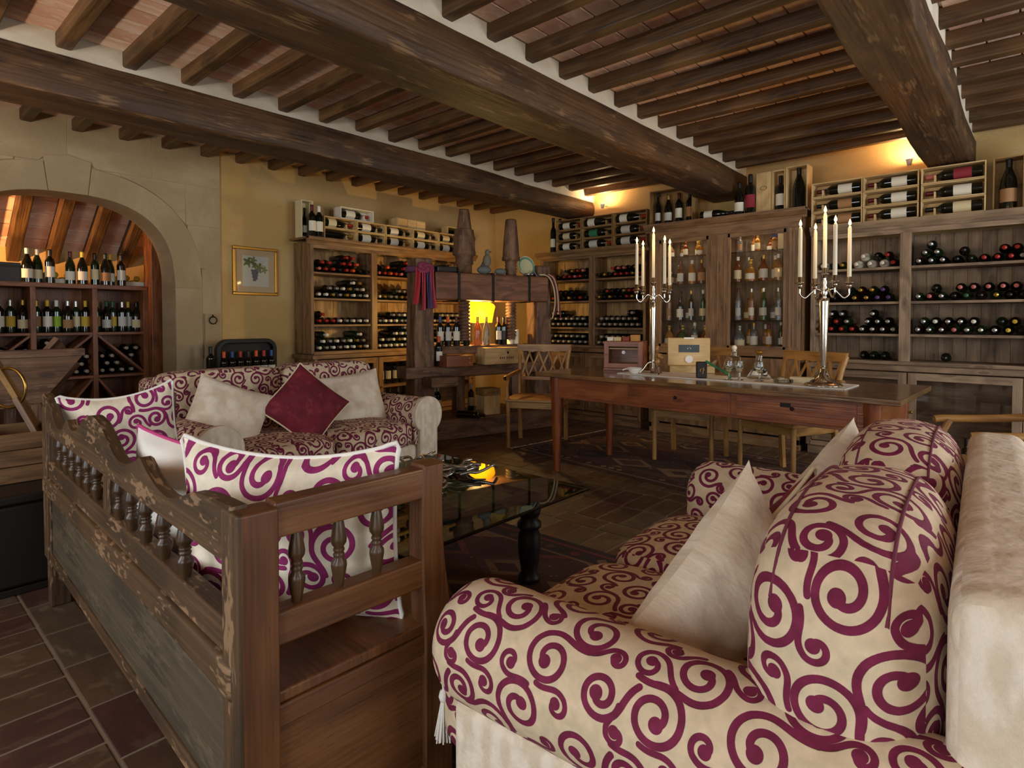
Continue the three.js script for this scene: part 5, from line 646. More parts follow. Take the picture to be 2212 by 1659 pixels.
{ const c = thing('wooden_crate', 'small pale pine crate standing on the press sill', 'crate', pw(0.64, 0.2055, -0.2), PT); mesh('box', bx(0, 0.2, 0, 0.27, 0, 0.17, 0.004, 1), M.crate, c); mesh('lid', bx(-0.003, 0.203, 0.2, 0.275, -0.003, 0.173, 0.003, 0), M.crateDark, c); }
bottle('dark bottle lying on the press sill, left one', { pos: pw(0.34, 0.2445, -0.06), lie: [0, PT + 2.2, Math.PI / 2], order: 'YXZ', cap: capM.black, label: labM.white, glass: M.bottle }); bottle('dark blue-labelled bottle lying on the press sill, next to the pine crate', { pos: pw(0.56, 0.2445, -0.05), lie: [0, PT + 1.1, Math.PI / 2], order: 'YXZ', cap: capM.black, label: pm(0x2c3f6a, 0.7), glass: M.bottle });
[[0.3, 'white'], [0.34, 'cream'], [0.75, 'cream']].forEach(([x, l], i) => bottle(`bottle standing in the shade behind the press legs, ${ORD[i]} from the left`, { pos: pw(x, 0.1905, -0.5), turn: PT, cap: capM.silver, label: labM[l], glass: M.bottle, group: 'bottles behind the press legs' }));
{ // purple and red scarf knotted round the left post
  const s = thing('scarf', 'red and purple striped scarf knotted round the left press post', 'scarf', pw(0, 0, 0), PT); const strip = (x, w, y0, y1, m, z, sw) => mesh('scarf_end', gridGeo(10, 16, (u, v) => [x + (u - 0.5) * w * (0.7 + 0.45 * v) + sw * v * v, mix(y1, y0, v), z + 0.018 * Math.sin(u * 9 + v * 2) + 0.01 * v, u, v]), m, s), red = std({ color: 0xb8343c, roughness: 0.85, side: THREE.DoubleSide }), pur = std({ color: 0x5e4a6e, roughness: 0.85, side: THREE.DoubleSide }), pk = std({ color: 0xc04a58, roughness: 0.85, side: THREE.DoubleSide });
  strip(-0.075, 0.07, 1.36, 1.72, red, -0.1, -0.03); strip(-0.02, 0.05, 1.3, 1.7, pk, -0.095, 0.0); strip(0.04, 0.07, 1.32, 1.72, pur, -0.1, 0.02); strip(0.065, 0.05, 1.32, 1.7, pk, -0.085, 0.035);
  mesh('knot', uvm(toFlat(new THREE.TorusKnotGeometry(0.03, 0.017, 48, 8, 2, 3)).scale(1.6, 1, 0.7).translate(0, 1.72, -0.09)), std({ color: 0x8a3450, roughness: 0.85 }), s); mesh('loop', uvm(toFlat(new THREE.TorusGeometry(0.125, 0.022, 8, 28)).rotateX(Math.PI / 2).scale(1.05, 1.4, 1).translate(0.01, 1.71, -0.24)), std({ color: 0x6e3c5c, roughness: 0.85 }), s);
}
{ const b = thing('bird_figure', 'grey carved bird figure standing on the press crossbeam', 'figurine', pw(0.78, 1.691, -0.2), PT); mesh('stones', [ball(0.07, -0.06, 0.045, 0.04, 1.2, 0.65, 0.8), ball(0.055, 0.14, 0.036, 0.05, 1.3, 0.65, 0.8)], pm(0x6a706a, 0.8), b); mesh('body', [ball(0.055, 0, 0.15, 0, 0.85, 1.3, 0.8), ball(0.03, 0.005, 0.24, 0.0, 0.9, 1.1, 0.9)], pm(0x77705f, 0.8), b); mesh('beak', tr(lathe([[0.01, 0], [0, 0.035]], 8), 0.03, 0.245, 0, 0, 0, -1.4), pm(0x4a4238, 0.7), b); mesh('tail', tr(uvm(new RoundedBoxGeometry(0.03, 0.12, 0.03, 2, 0.01)), -0.04, 0.1, -0.03, 0, 0, -0.5), pm(0x5c5648, 0.8), b); }
{ const b = thing('wall_plate', 'round painted green and cream plate propped on the press crossbeam', 'plate', pw(1.3, 1.805, -0.22), PT); const g = tr(lathe([[0, 0.006], [0.07, 0.008], [0.115, 0.022], [0.117, 0.026], [0.07, 0.014], [0, 0.012]], 30), 0, 0, 0, Math.PI / 2 - 0.2); mesh('plate', g, pm(0xc8c49a, 0.35), b); mesh('rim', tr(toFlat(new THREE.TorusGeometry(0.1, 0.012, 6, 30)), 0, 0, 0.022, -0.2), pm(0x6a9a86, 0.4), b); }
[[1.22, 0.0, 0xd8d6d0], [1.27, 0.5, 0x8a8680], [1.38, -0.4, 0x9c98a0]].forEach(([x, r, c], i) => single('wine_tool', merge([cyl(0.011, 0.008, 0.12, 0, 0, 0, 10).rotateZ(1.1 + r), ball(0.02, 0.055, 0.0, 0, 1, 1, 1, 10)]).translate(0, 0.022, 0), pm(c, 0.3, { metalness: 0.8 }), `small metal wine tool on the press crossbeam, ${ORD[i]} from the screw`, 'tool', null, pw(x, 1.691, -0.13), PT));
{ const c = thing('ribbon', 'cream and dark red cords hanging over the right press post', 'ribbon', pw(1.5, 0, -0.1), PT); [[0, 0xd0bc92], [0.02, 0x6a2430], [0.045, 0xc8b488], [0.06, 0x7a2c34]].forEach(([dx, col], i) => mesh('cord', tube([[-0.1 + dx, 1.71, 0.02], [-0.02 + dx, 1.7, 0.05 + 0.01 * i], [0.06 + dx, 1.6, 0.05], [0.1 + dx, 1.4, 0.04], [0.07 + dx + 0.02 * i, 1.22 + 0.04 * (i % 3), 0.03]], 0.009, 30, 6), pm(col, 0.85), c)); }
single('metal_case', bx(-0.12, 0.12, 0, 0.06, -0.07, 0.07, 0.012), pm(0x3a3e42, 0.35, { metalness: 0.6 }), 'dark metal box with pale strip on the left of the press crossbeam', 'box', null, pw(0.26, 1.691, -0.2), PT + 0.1);
// ---------------------------------------------------------------- rack in the niche
{
  const xf = -6.5, r = thing('wine_rack', 'reddish built-in wine rack inside the arched niche', 'wine rack', [xf, 0, 0.1], Math.PI / 2), m = M.rack, X = (z) => 0.1 - z; // local x = 0.1 - z, front z=0
  const d = 0.36, L = X(-1.95); mesh('top_shelf', bx(0, L, 1.49, 1.53, -d, 0.02, 0.004, 0), m, r); for (const y of [1.09, 0.69]) mesh('shelf', bx(0, L, y - 0.025, y, -d, 0, 0.003, 0), m, r); mesh('shelf', bx(0, L, 0.08, 0.11, -d, 0, 0.003, 0), m, r);
  for (const z of [0.05, -0.62, -1.07, -1.52, -1.935]) mesh('upright', bx(X(z) - 0.02, X(z) + 0.02, 0, 1.5, -d, 0.008, 0.003, 1), m, r);
  mesh('end_board', bx(X(-1.955), X(-2.13), 0, 2.4, -0.1, 0.12, 0.006, 1), m, r);
  const dg = (za, ya, zb, yb) => mesh('diagonal', bar([X(za), ya, -d / 2], [X(zb), yb, -d / 2], d - 0.02, 0.022), m, r);
  dg(-1.5, 1.065, -1.09, 0.7); dg(-1.54, 1.065, -1.92, 0.7); dg(-1.5, 0.66, -1.09, 0.12); dg(-1.54, 0.66, -1.92, 0.12); dg(-1.05, 1.065, -0.64, 0.7);
  const n = Math.round(L / 0.12); for (let i = 0; i < n; i++) mesh('back_plank', bx(i * L / n + 0.001, (i + 1) * L / n - 0.001, 0.1, 1.5, -d - 0.014, -d, 0, 1), M.rack, r);
  
  // bottles on the top shelf and on the first inner shelf (labels, capsules read from the left)
  const topRow = [[-1.05, 'white', 'white'], [-1.13, 'white', 'cream'], [-1.21, 'black', 'white'], [-1.37, 'darkRed', 'white'], [-1.45, 'yellow', 'white'], [-1.56, 'black', 'cream'], [-1.63, 'black', 'tan'], [-1.68, 'yellow', 'white'], [-1.76, 'black', 'grey'], [-0.72, 'gold', 'white'], [-0.8, 'black', 'cream']];
  topRow.forEach(([z, cp, lb], i) => bottle(`white wine bottle on top of the niche rack, ${ORD[i]} in its row`, { pos: [xf - 0.09 - 0.06 * (i % 2), 1.5305, z], turn: Math.PI / 2, kind: i % 3 === 2 ? 'bordeaux' : 'burgundy', cap: capM[cp], label: labM[lb], glass: i % 2 ? M.bottleGreen : M.bottle, group: 'bottles on top of the niche rack' }));
  const inRow = [[-0.7, 'white', 'white'], [-0.78, 'black', 'yellow'], [-0.86, 'silver', 'white'], [-0.94, 'silver', 'yellow'], [-1.02, 'gold', 'cream'], [-1.12, 'gold', 'tan'], [-1.19, 'yellow', 'white'], [-1.265, 'white', 'lime'], [-1.34, 'grey', 'tan'], [-1.41, 'silver', 'cream'], [-1.475, 'yellow', 'yellow'], [-1.57, 'yellow', 'tan'], [-1.64, 'green', 'grey'], [-1.7, 'green', 'yellow'], [-1.77, 'silver', 'grey'], [-1.83, 'yellow', 'grey'], [-1.89, 'black', 'cream']];
  inRow.forEach(([z, cp, lb], i) => bottle(`wine bottle standing inside the niche rack, ${ORD[i]} from the left`, { pos: [xf - 0.12 - 0.04 * (i % 2), 1.0905, z], turn: Math.PI / 2, scale: 0.97, kind: i % 4 ? 'bordeaux' : 'burgundy', cap: capM[cp] ?? capM.silver, label: labM[lb], glass: i % 2 ? M.bottleGreen : M.bottle, group: 'bottles standing inside the niche rack' }));
  // pale-capped bottles lying between the near uprights
  M.lyingStuff ??= [];
  const lay = (z, y) => M.lyingStuff.push([xf - 0.33, y, z, 'x', pick(['silver', 'white', 'gold'])]);
  for (let rw = 0; rw < 4; rw++) for (let z = -0.66 - 0.04 * (rw % 2); z > -1.03; z -= 0.08) lay(z, 0.73 + rw * 0.068);
  for (let rw = 0; rw < 4; rw++) for (let z = -1.13 - 0.04 * (rw % 2) ; z > -1.3 + rw * 0.02; z -= 0.08) if (0.93 + rw * 0.068 < 1.0 || rw < 2) lay(z, 0.93 + rw * 0.068);
  for (let rw = 0; rw < 3; rw++) for (let z = -1.3 - 0.04 * rw; z > -1.48; z -= 0.08) lay(z, 0.73 + rw * 0.068);
  for (let rw = 0; rw < 5; rw++) for (let z = -1.58; z > -1.88; z -= 0.08) { const zz = z - 0.04 * (rw % 2), lim = 1.065 - (-(zz) - 1.54) * 0.96; const y = 0.73 + rw * 0.068; if (y < lim - 0.06) lay(zz, y); else if (y > lim + 0.05 && y < 1.0) lay(zz, y); }
  for (let z = -1.13; z > -1.9; z -= 0.085) lay(z, 0.15);
  const bl = new THREE.SpotLight(new THREE.Color().setRGB(1, 0.52, 0.2), 12, 0, 0.85, 0.6); bl.target.position.set(-7.2, 1.95, -1.2); scene.add(bl.target); const lamp = thing('wall_lamp', 'small warm lamp hidden behind the left side of the arch', 'lamp', [-6.45, 1.78, -0.15]); mesh('fitting', cyl(0.04, 0.05, 0.04, 0, -0.05, 0, 14), M.brass, lamp); mesh('bulb', ball(0.035, 0, 0, 0), std({ color: 0, emissive: 0xffa850, emissiveIntensity: 10 }), lamp); mesh('bracket', bx(-0.01, 0.14, -0.075, -0.06, -0.01, 0.01, 0.002), M.brass, lamp); bl.position.set(-6.45, 1.78, -0.15); bl.castShadow = true; scene.add(bl);
  for (const [z, lbl] of [[-1.29, 'left'], [-1.86, 'right']]) { const b = thing('fruit_box', `shallow box of yellow fruit on the niche rack, ${lbl} one`, 'fruit box', [xf - 0.24, 1.5305, z], Math.PI / 2); mesh('box', [bx(-0.12, 0.12, 0, 0.012, -0.07, 0.07, 0.002), bx(-0.12, 0.12, 0, 0.05, 0.06, 0.07, 0.002), bx(-0.12, 0.12, 0, 0.05, -0.07, -0.06, 0.002), bx(-0.12, -0.11, 0, 0.05, -0.06, 0.06, 0.002), bx(0.11, 0.12, 0, 0.05, -0.06, 0.06, 0.002)], M.paper, b); for (let i = 0; i < 9; i++) single('lemon', ball(0.028, 0, 0, 0, 1.15, 1, 1, 12), pm(i % 3 ? 0xc2a02c : 0x8a8c2c, 0.5), `yellow lemon in the ${lbl} fruit box on the rack, ${ORD[i]}`, 'lemon', 'lemons on the niche rack', [xf - 0.24 + ((i % 2) - 0.5) * 0.07, 1.5305 + 0.041 + (i > 5 ? 0.045 : 0), z + 0.085 - (i % 6 >> 1) * 0.058 - (i > 5 ? (i - 6) * 0.05 + 0.01 : 0)]); }
  { const s = thing('dark_crate', 'dark stamped wooden crate at the left of the niche rack top', 'crate', [xf - 0.2, 1.5305, -0.9], Math.PI / 2); mesh('box', bx(-0.11, 0.11, 0, 0.17, -0.1, 0.1, 0.004, 0), pm(0x3a3a3c, 0.6), s); mesh('lid_edge', bx(-0.113, 0.113, 0.13, 0.145, -0.103, 0.103, 0.003), pm(0x2a2a2c, 0.6), s); }
}
// ---------------------------------------------------------------- wall things
{ // framed picture with a vine print under glass
  const p = thing('framed_picture', 'gilt-framed vine and grape print hanging on the plaster wall', 'picture', [-5.85, 0, -2.72], Math.PI / 2), w = 0.455, h = 0.48, y = 1.69;
  const cv = document.createElement('canvas'); cv.width = 256; cv.height = 270; const c = cv.getContext('2d'); c.fillStyle = '#b09674'; c.fillRect(0, 0, 256, 270); c.fillStyle = '#b4b0a0'; c.fillRect(44, 40, 168, 190); const leaf = (x, y, r, col) => { c.fillStyle = col; c.beginPath(); for (let i = 0; i <= 40; i++) { const a = TAU * i / 40, q = r * (0.72 + 0.28 * Math.cos(5 * a) + 0.06 * Math.sin(11 * a)); c.lineTo(x + q * Math.cos(a), y + q * Math.sin(a)); } c.fill(); };
  leaf(80, 80, 34, '#5a6238'); leaf(112, 66, 26, '#6a7044'); leaf(150, 112, 34, '#56603a'); leaf(184, 124, 24, '#6c7448'); leaf(122, 100, 22, '#4c5632'); c.strokeStyle = '#4a3c28'; c.lineWidth = 3; c.beginPath(); c.moveTo(60, 60); c.quadraticCurveTo(120, 90, 190, 100); c.stroke(); for (let i = 0; i < 34; i++) { const r = Math.floor(i / 5), x = 122 + ((i % 5) - 2) * (9 - r * 0.9) + (r % 2) * 4, yy = 130 + r * 10; c.fillStyle = ['#3c4252', '#4a5066', '#343a48'][i % 3]; c.beginPath(); c.arc(x, yy, 6.5, 0, TAU); c.fill(); }
  const tx = new THREE.CanvasTexture(cv); tx.colorSpace = THREE.SRGBColorSpace; const g = new THREE.PlaneGeometry(w - 0.05, h - 0.05); g.translate(0, y, 0.014); mesh('print', g, std({ map: tx, roughness: 0.9 }), p); mesh('backing', bx(-w / 2 + 0.01, w / 2 - 0.01, y - h / 2 + 0.01, y + h / 2 - 0.01, 0.0, 0.012, 0), M.black, p);
  for (const [a, b, c0, d] of [[-w / 2, w / 2, y + h / 2 - 0.03, y + h / 2], [-w / 2, w / 2, y - h / 2, y - h / 2 + 0.03], [-w / 2, -w / 2 + 0.03, y - h / 2 + 0.029, y + h / 2 - 0.029], [w / 2 - 0.03, w / 2, y - h / 2 + 0.029, y + h / 2 - 0.029]]) mesh('frame_rail', bx(a, b, c0, d, 0, 0.028, 0.007), M.gold, p);
  mesh('glass', bx(-w / 2 + 0.028, w / 2 - 0.028, y - h / 2 + 0.028, y + h / 2 - 0.028, 0.017, 0.0185, 0), M.glassPane, p);
}
{ const r = thing('iron_ring', 'small iron hitching ring fixed to the stone beside the arch', 'ring', [-5.832, 1.21, -2.3], Math.PI / 2); mesh('ring', tr(toFlat(new THREE.TorusGeometry(0.034, 0.005, 8, 28)), 0, -0.01, 0.012), M.iron, r); mesh('staple', tr(toFlat(new THREE.TorusGeometry(0.01, 0.004, 6, 14)), 0, 0.03, 0.008, 0, Math.PI / 2), M.iron, r); }
{ // dark arched stand with ribboned bottles behind the far sofa
  const s = thing('bottle_stand', 'dark arched bottle display stand behind the far sofa', 'stand', [-5.62, 0, -2.51], Math.PI / 2), W = 0.28;
  const arch = (o) => { const p = [[-W + o, 0.62], [-W + o, 0.9]]; for (let i = 0; i <= 8; i++) { const a = Math.PI - Math.PI / 2 * i / 8; p.push([-W + 0.1 + (0.1 - o) * Math.cos(a), 0.92 + (0.1 - o) * Math.sin(a)]); } for (let i = 0; i <= 8; i++) { const a = Math.PI / 2 - Math.PI / 2 * i / 8; p.push([W - 0.1 + (0.1 - o) * Math.cos(a), 0.92 + (0.1 - o) * Math.sin(a)]); } p.push([W - o, 0.9], [W - o, 0.62]); return p; };
  mesh('arched_frame', extr(arch(0).concat(arch(0.03).reverse()), 0.06, 0.004), M.darkMetal, s); mesh('board', bx(-W, W, 0.6, 0.625, -0.08, 0.12, 0.003), M.darkMetal, s); mesh('back_board', tr(extr(arch(0.01), 0.008, 0), 0, 0, 0.0), pm(0x241f1c, 0.8), s); for (const x of [-0.25, 0.25]) for (const z of [-0.05, 0.09]) mesh('leg', bx(x - 0.015, x + 0.015, 0, 0.6, z - 0.015, z + 0.015, 0.003), M.darkMetal, s);
  [['orange', 'white'], ['blue', 'grey'], ['red', 'white'], ['black', 'cream'], ['orange', 'white'], ['red', 'grey'], ['blue', 'grey']].forEach(([cp, lb], i) => bottle(`bottle with coloured neck on the arched stand, ${ORD[i]} from the left`, { pos: [-5.555 + 0.0, 0.626, -2.285 - i * 0.075], turn: Math.PI / 2, cap: capM[cp], label: labM[lb], glass: M.bottle, scale: 0.95, group: 'bottles on the arched stand' }));
  bottle('single dark bottle left of the arched stand', { pos: [-5.56, 0.66, -2.17], turn: Math.PI / 2, scale: 1, cap: capM.black, glass: M.bottle }); { const t = thing('small_stool', 'small dark stool carrying a bottle left of the arched stand', 'stool', [-5.58, 0, -2.14]); mesh('seat', bx(-0.08, 0.08, 0.635, 0.6595, -0.07, 0.07, 0.006), M.darkMetal, t); for (const x of [-0.06, 0.06]) for (const z of [-0.05, 0.05]) mesh('leg', bar([x, 0, z], [x * 0.8, 0.64, z * 0.8], 0.02, 0.02), M.darkMetal, t); }
}
// ---------------------------------------------------------------- left edge: trough, crate, chest
{
  const t = thing('wooden_trough', 'old wooden grape trough with slanting end standing behind the settle', 'trough', [-4.35, 0, -0.62], 0.12), m = M.press;
  mesh('side_board', uvm(extr([[-0.45, 1.0], [0.34, 1.0], [0.12, 0.72], [-0.45, 0.72]], 0.03, 0.004).rotateY(Math.PI / 2).translate(0.0, 0, -0.0), 2), m, t); mesh('far_board', uvm(extr([[-0.45, 1.0], [0.34, 1.0], [0.12, 0.72], [-0.45, 0.72]], 0.03, 0.004).rotateY(Math.PI / 2).translate(-0.5, 0, 0), 2), m, t); mesh('floor_board', bx(-0.48, 0.02, 0.7, 0.73, -0.12, 0.45, 0.004), m, t); mesh('rim', [bx(-0.5, 0.05, 0.985, 1.03, 0.4, 0.45, 0.006, 0), bx(0.0, 0.05, 0.985, 1.03, -0.34, 0.45, 0.006, 2)], m, t); mesh('end_board', bar([-0.22, 1.0, -0.34], [-0.22, 0.71, -0.11], 0.03, 0.5), m, t); for (const x of [-0.44, 0]) for (const z of [-0.1, 0.38]) mesh('leg', bar([x, 0, z], [x, 0.71, z], 0.05, 0.05), m, t);
}
{ const h = thing('wooden_pole', 'pale flat wooden paddle handle leaning behind the settle', 'pole', [0, 0, 0]); mesh('blade', bar([-3.75, 0.56, -0.66], [-3.85, 0.8, -0.57], 0.025, 0.11), M.caseWood, h); mesh('handle', bar([-3.85, 0.8, -0.57], [-4.0, 1.12, -0.44], 0.025, 0.07), M.crateDark, h); mesh('hoop', toFlat(new THREE.TorusGeometry(0.1, 0.008, 6, 36)).rotateY(0.6).translate(-3.86, 0.86, -0.53), M.brass, h); mesh('foot', bar([-3.75, 0.43, -0.66], [-3.75, 0.57, -0.66], 0.02, 0.03), M.caseWood, h); }
{ const c = thing('wooden_crate', 'plain brown wooden crate on the dark chest at the left edge', 'crate', [-3.72, 0.445, -0.45]); for (let i = 0; i < 3; i++) mesh('plank', bx(-0.2, 0.2, i * 0.077, i * 0.077 + 0.073, 0.02, 0.04, 0.003, 0), M.caseWood, c); for (let i = 0; i < 3; i++) mesh('plank', bx(0.18, 0.2, i * 0.077, i * 0.077 + 0.073, -0.2, 0.02, 0.003, 2), M.caseWood, c); for (let i = 0; i < 3; i++) mesh('plank', bx(-0.2, -0.18, i * 0.077, i * 0.077 + 0.073, -0.2, 0.02, 0.003, 2), M.caseWood, c); for (let i = 0; i < 3; i++) mesh('plank', bx(-0.2, 0.2, i * 0.077, i * 0.077 + 0.073, -0.22, -0.2, 0.003, 0), M.caseWood, c); mesh('floor', bx(-0.18, 0.18, 0, 0.01, -0.2, 0.02, 0), M.caseWood, c); }
{ const c = thing('chest', 'dark old wooden chest with rounded front panel at the left edge', 'chest', [-3.72, 0, -0.47]); mesh('body', bx(-0.4, 0.42, 0.03, 0.4, -0.28, 0.2, 0.02, 0), M.blackWood, c); mesh('lid', bx(-0.42, 0.44, 0.4, 0.443, -0.3, 0.22, 0.012, 0), M.blackWood, c); mesh('front_panel', uvm(extr((() => { const p = []; for (const [cx, cy, a0] of [[0.3, 0.32, 0], [-0.28, 0.32, 1], [-0.28, 0.1, 2], [0.3, 0.1, 3]]) for (let i = 0; i <= 6; i++) { const a = Math.PI / 2 * (a0 + i / 6); p.push([cx + 0.05 * Math.cos(a), cy + 0.05 * Math.sin(a)]); } return p; })(), 0.01, 0.004), 0).translate(0, 0, 0.198), M.press, c); for (const x of [-0.36, 0.38]) mesh('foot', bx(x - 0.04, x + 0.04, 0, 0.03, -0.26, 0.18, 0.004), M.blackWood, c); }
// ---------------------------------------------------------------- things on the long table
function candelabra(label, x, z, turn, tripod, scale, rot) {
  const c = thing('candelabra', label, 'candelabra', [x, TY + 0.0035, z], turn);
  if (tripod) { for (let k = 0; k < 3; k++) { const a = TAU * k / 3 + 0.6; mesh('foot', tube([[0, 0.09, 0], [0.03 * Math.cos(a), 0.085, 0.03 * Math.sin(a)], [0.07 * Math.cos(a), 0.035, 0.07 * Math.sin(a)], [0.095 * Math.cos(a), 0.007, 0.095 * Math.sin(a)]], 0.007, 18, 8), M.silver, c); } mesh('stem', lathe([[0, 0.02], [0.012, 0.02], [0.014, 0.05], [0.012, 0.1], [0.013, 0.11], [0.017, 0.3], [0.022, 0.48], [0.026, 0.545], [0, 0.545]], 24), M.silver, c); }
  else { mesh('base', lathe([[0, 0], [0.108, 0], [0.11, 0.008], [0.1, 0.016], [0.075, 0.022], [0.07, 0.032], [0.045, 0.045], [0.03, 0.075], [0.018, 0.11], [0, 0.11]], 40), M.silver, c); mesh('stem', lathe([[0, 0.1], [0.015, 0.105], [0.013, 0.13], [0.018, 0.2], [0.024, 0.38], [0.028, 0.52], [0.03, 0.545], [0, 0.545]], 24), M.silver, c); }
  mesh('finial', lathe([[0, 0.54], [0.018, 0.545], [0.012, 0.56], [0.022, 0.575], [0.014, 0.59], [0.02, 0.605], [0.012, 0.62], [0.018, 0.64], [0.01, 0.66], [0.016, 0.68], [0.03, 0.69], [0.03, 0.694], [0.014, 0.697], [0.016, 0.73], [0, 0.73]], 22), M.silver, c);
  const cupG = lathe([[0, 0], [0.01, 0.002], [0.016, 0.02], [0.012, 0.03], [0.03, 0.036], [0.03, 0.04], [0.015, 0.043], [0.016, 0.075], [0, 0.075]], 20), can = lathe([[0, 0], [0.0125, 0], [0.0105, 0.31], [0.006, 0.325], [0, 0.326]], 14), fl = lathe([[0, 0], [0.006, 0.005], [0.009, 0.015], [0.005, 0.03], [0, 0.042]], 12);
  const put = (px, py, pz, h) => { const w = thing('candle', '', 'candle', [0, 0, 0]); mesh('wax', can, M.wax, w); mesh('flame', tr(fl.clone(), 0, 0.328, 0), M.flame, w); w.position.set(x + px, TY + 0.0035 + py, z + pz); w.scale.y = h; const l = new THREE.PointLight(new THREE.Color().setRGB(1, 0.62, 0.25), 0.07); l.position.set(x + px, TY + py + 0.347 * h, z + pz); l.shadow.radius = 0.4; l.castShadow = true; scene.add(l); return w; };
  const list = [put(0, 0.715, 0, 1.08)];
  for (let k = 0; k < 4; k++) { const a = rot + Math.PI / 2 * k, R = 0.145, X = R * Math.cos(a), Z = R * Math.sin(a), lx = X * Math.cos(-turn) , q = (r, y) => [r * Math.cos(a), y, r * Math.sin(a)]; mesh('branch', tube([q(0.012, 0.585), q(0.05, 0.6), q(0.08, 0.575), q(0.115, 0.545), q(0.143, 0.565), q(0.145, 0.6)], 0.0055, 26, 8), M.silver, c); const cu = mesh('candle_cup', cupG, M.silver, c); cu.position.set(X, 0.6, Z); list.push(put(X, 0.66, Z, 1)); }
  return list;
}
const cl = candelabra('silver five-armed candelabra on tripod feet at the left of the table', tableAt(-0.44, 0.02)[0], tableAt(-0.44, 0.02)[2], 0, true, 1, 0.5), cr = candelabra('silver five-armed candelabra on a round base at the right of the table', tableAt(0.75, 0.03)[0], tableAt(0.75, 0.03)[2], 0, false, 1, 0.95);
[[cl, 'left'], [cr, 'right']].forEach(([l, nm]) => { const s = l.slice(1).map((w) => w).sort((a, b) => (a.position.x * 0.75 - a.position.z * 0.66) - (b.position.x * 0.75 - b.position.z * 0.66)); l[0].userData.label = `tall lit cream candle in the middle of the ${nm} candelabra`; s.forEach((w, i) => { w.userData.label = `lit cream taper candle on the ${nm} candelabra, ${ORD[i]} outer one from the left`; }); l.forEach((w) => { w.userData.group = 'lit taper candles'; }); });
{ const h = thing('humidor', 'brown wooden cabinet humidor with a glass front on the table', 'humidor', [-2.52, TY, -4.27], 0.35); mesh('body', [bx(-0.165, 0.165, 0, 0.02, -0.13, 0.1, 0.003), bx(-0.16, 0.16, 0.225, 0.24, -0.12, 0.1, 0.004), bx(-0.16, -0.145, 0.02, 0.225, -0.12, 0.1, 0.002), bx(0.145, 0.16, 0.02, 0.225, -0.12, 0.1, 0.002), bx(-0.145, 0.145, 0.02, 0.225, -0.12, -0.108, 0)], M.table, h); const d = mesh('door', [bx(-0.158, -0.118, 0.022, 0.238, 0.1, 0.116, 0.003), bx(0.118, 0.158, 0.022, 0.238, 0.1, 0.116, 0.003), bx(-0.12, 0.12, 0.196, 0.238, 0.1, 0.116, 0.003), bx(-0.12, 0.12, 0.022, 0.06, 0.1, 0.116, 0.003)], M.table, h); mesh('pane', bx(-0.12, 0.12, 0.058, 0.198, 0.106, 0.109, 0), M.glassPane, d); mesh('knob', ball(0.008, -0.138, 0.13, 0.122), M.brass, d); mesh('inner_shelf', bx(-0.145, 0.145, 0.175, 0.183, -0.108, 0.09, 0), M.crate, h); mesh('dial', tr(cyl(0.014, 0.014, 0.006, 0, 0, 0, 18), 0, 0.15, 0.095, Math.PI / 2), M.white, h); mesh('cigar_tray', bx(-0.14, 0.14, 0.02, 0.055, -0.1, 0.085, 0.002), M.crate, h); }
[[-0.12, 0.05, 0xd8d4c8, 0.03, 'pale'], [-0.06, 0.06, 0xc8b080, 0.03, 'tan'], [0.01, 0.055, 0x8a3c28, 0.035, 'red-brown'], [0.08, 0.065, 0xb8843c, 0.05, 'ochre']].forEach(([x, w, c, h, nm]) => single('cigar_box', bx(-w / 2, w / 2, 0, h, -0.05, 0.05, 0.002), pm(c, 0.7), `small ${nm} box on top of the brown humidor`, 'box', 'small boxes on the humidor', [-2.52 + x * 0.94, TY + 0.2405, -4.27 - x * 0.34], 0.35));
{ const h = thing('humidor', 'tan wooden humidor box with a dark plaque standing open on the table', 'humidor', [-2.03, TY, -4.42], 0.62); mesh('lid', bx(-0.165, 0.165, 0.05, 0.27, -0.075, -0.03, 0.006, 0), M.crate, h); mesh('tray', bx(-0.17, 0.17, 0.0, 0.055, -0.07, 0.11, 0.005, 0), M.crate, h); mesh('plaque', bx(-0.08, 0.08, 0.155, 0.215, -0.031, -0.026, 0.001), pm(0x3c4648, 0.4), h); mesh('plaque_mark', tr(toFlat(new THREE.TorusGeometry(0.012, 0.002, 6, 18, Math.PI)), 0, 0.183, -0.0255), M.silver, h); mesh('gauge', tr(cyl(0.03, 0.03, 0.008, 0, 0, 0, 24), 0.0, 0.1, -0.026, Math.PI / 2), M.white, h); mesh('strip', bx(-0.04, 0.04, 0.262, 0.274, -0.032, -0.026, 0.001), M.white, h); }
{ const f = thing('carved_figure', 'small carved dark wooden figure standing on the table runner', 'figurine', [-2.17, TY + 0.004, -4.13], 0.5); mesh('base', lathe([[0, 0], [0.042, 0], [0.044, 0.01], [0.038, 0.018], [0.042, 0.05], [0.03, 0.055], [0, 0.055]], 20), M.bench, f); mesh('body', [ball(0.03, 0, 0.085, 0, 1, 1.1, 0.8), ball(0.038, 0.002, 0.13, 0, 0.95, 0.85, 0.75), ball(0.022, 0, 0.185, 0.006, 0.9, 1.15, 1), tube([[-0.032, 0.145, 0], [-0.045, 0.115, 0.02], [-0.01, 0.1, 0.034]], 0.009, 12, 8), tube([[0.034, 0.145, 0], [0.045, 0.12, 0.02], [0.01, 0.135, 0.036]], 0.009, 12, 8), ball(0.025, 0, 0.2, -0.004, 1.05, 0.6, 1.05)], M.chair, f); }
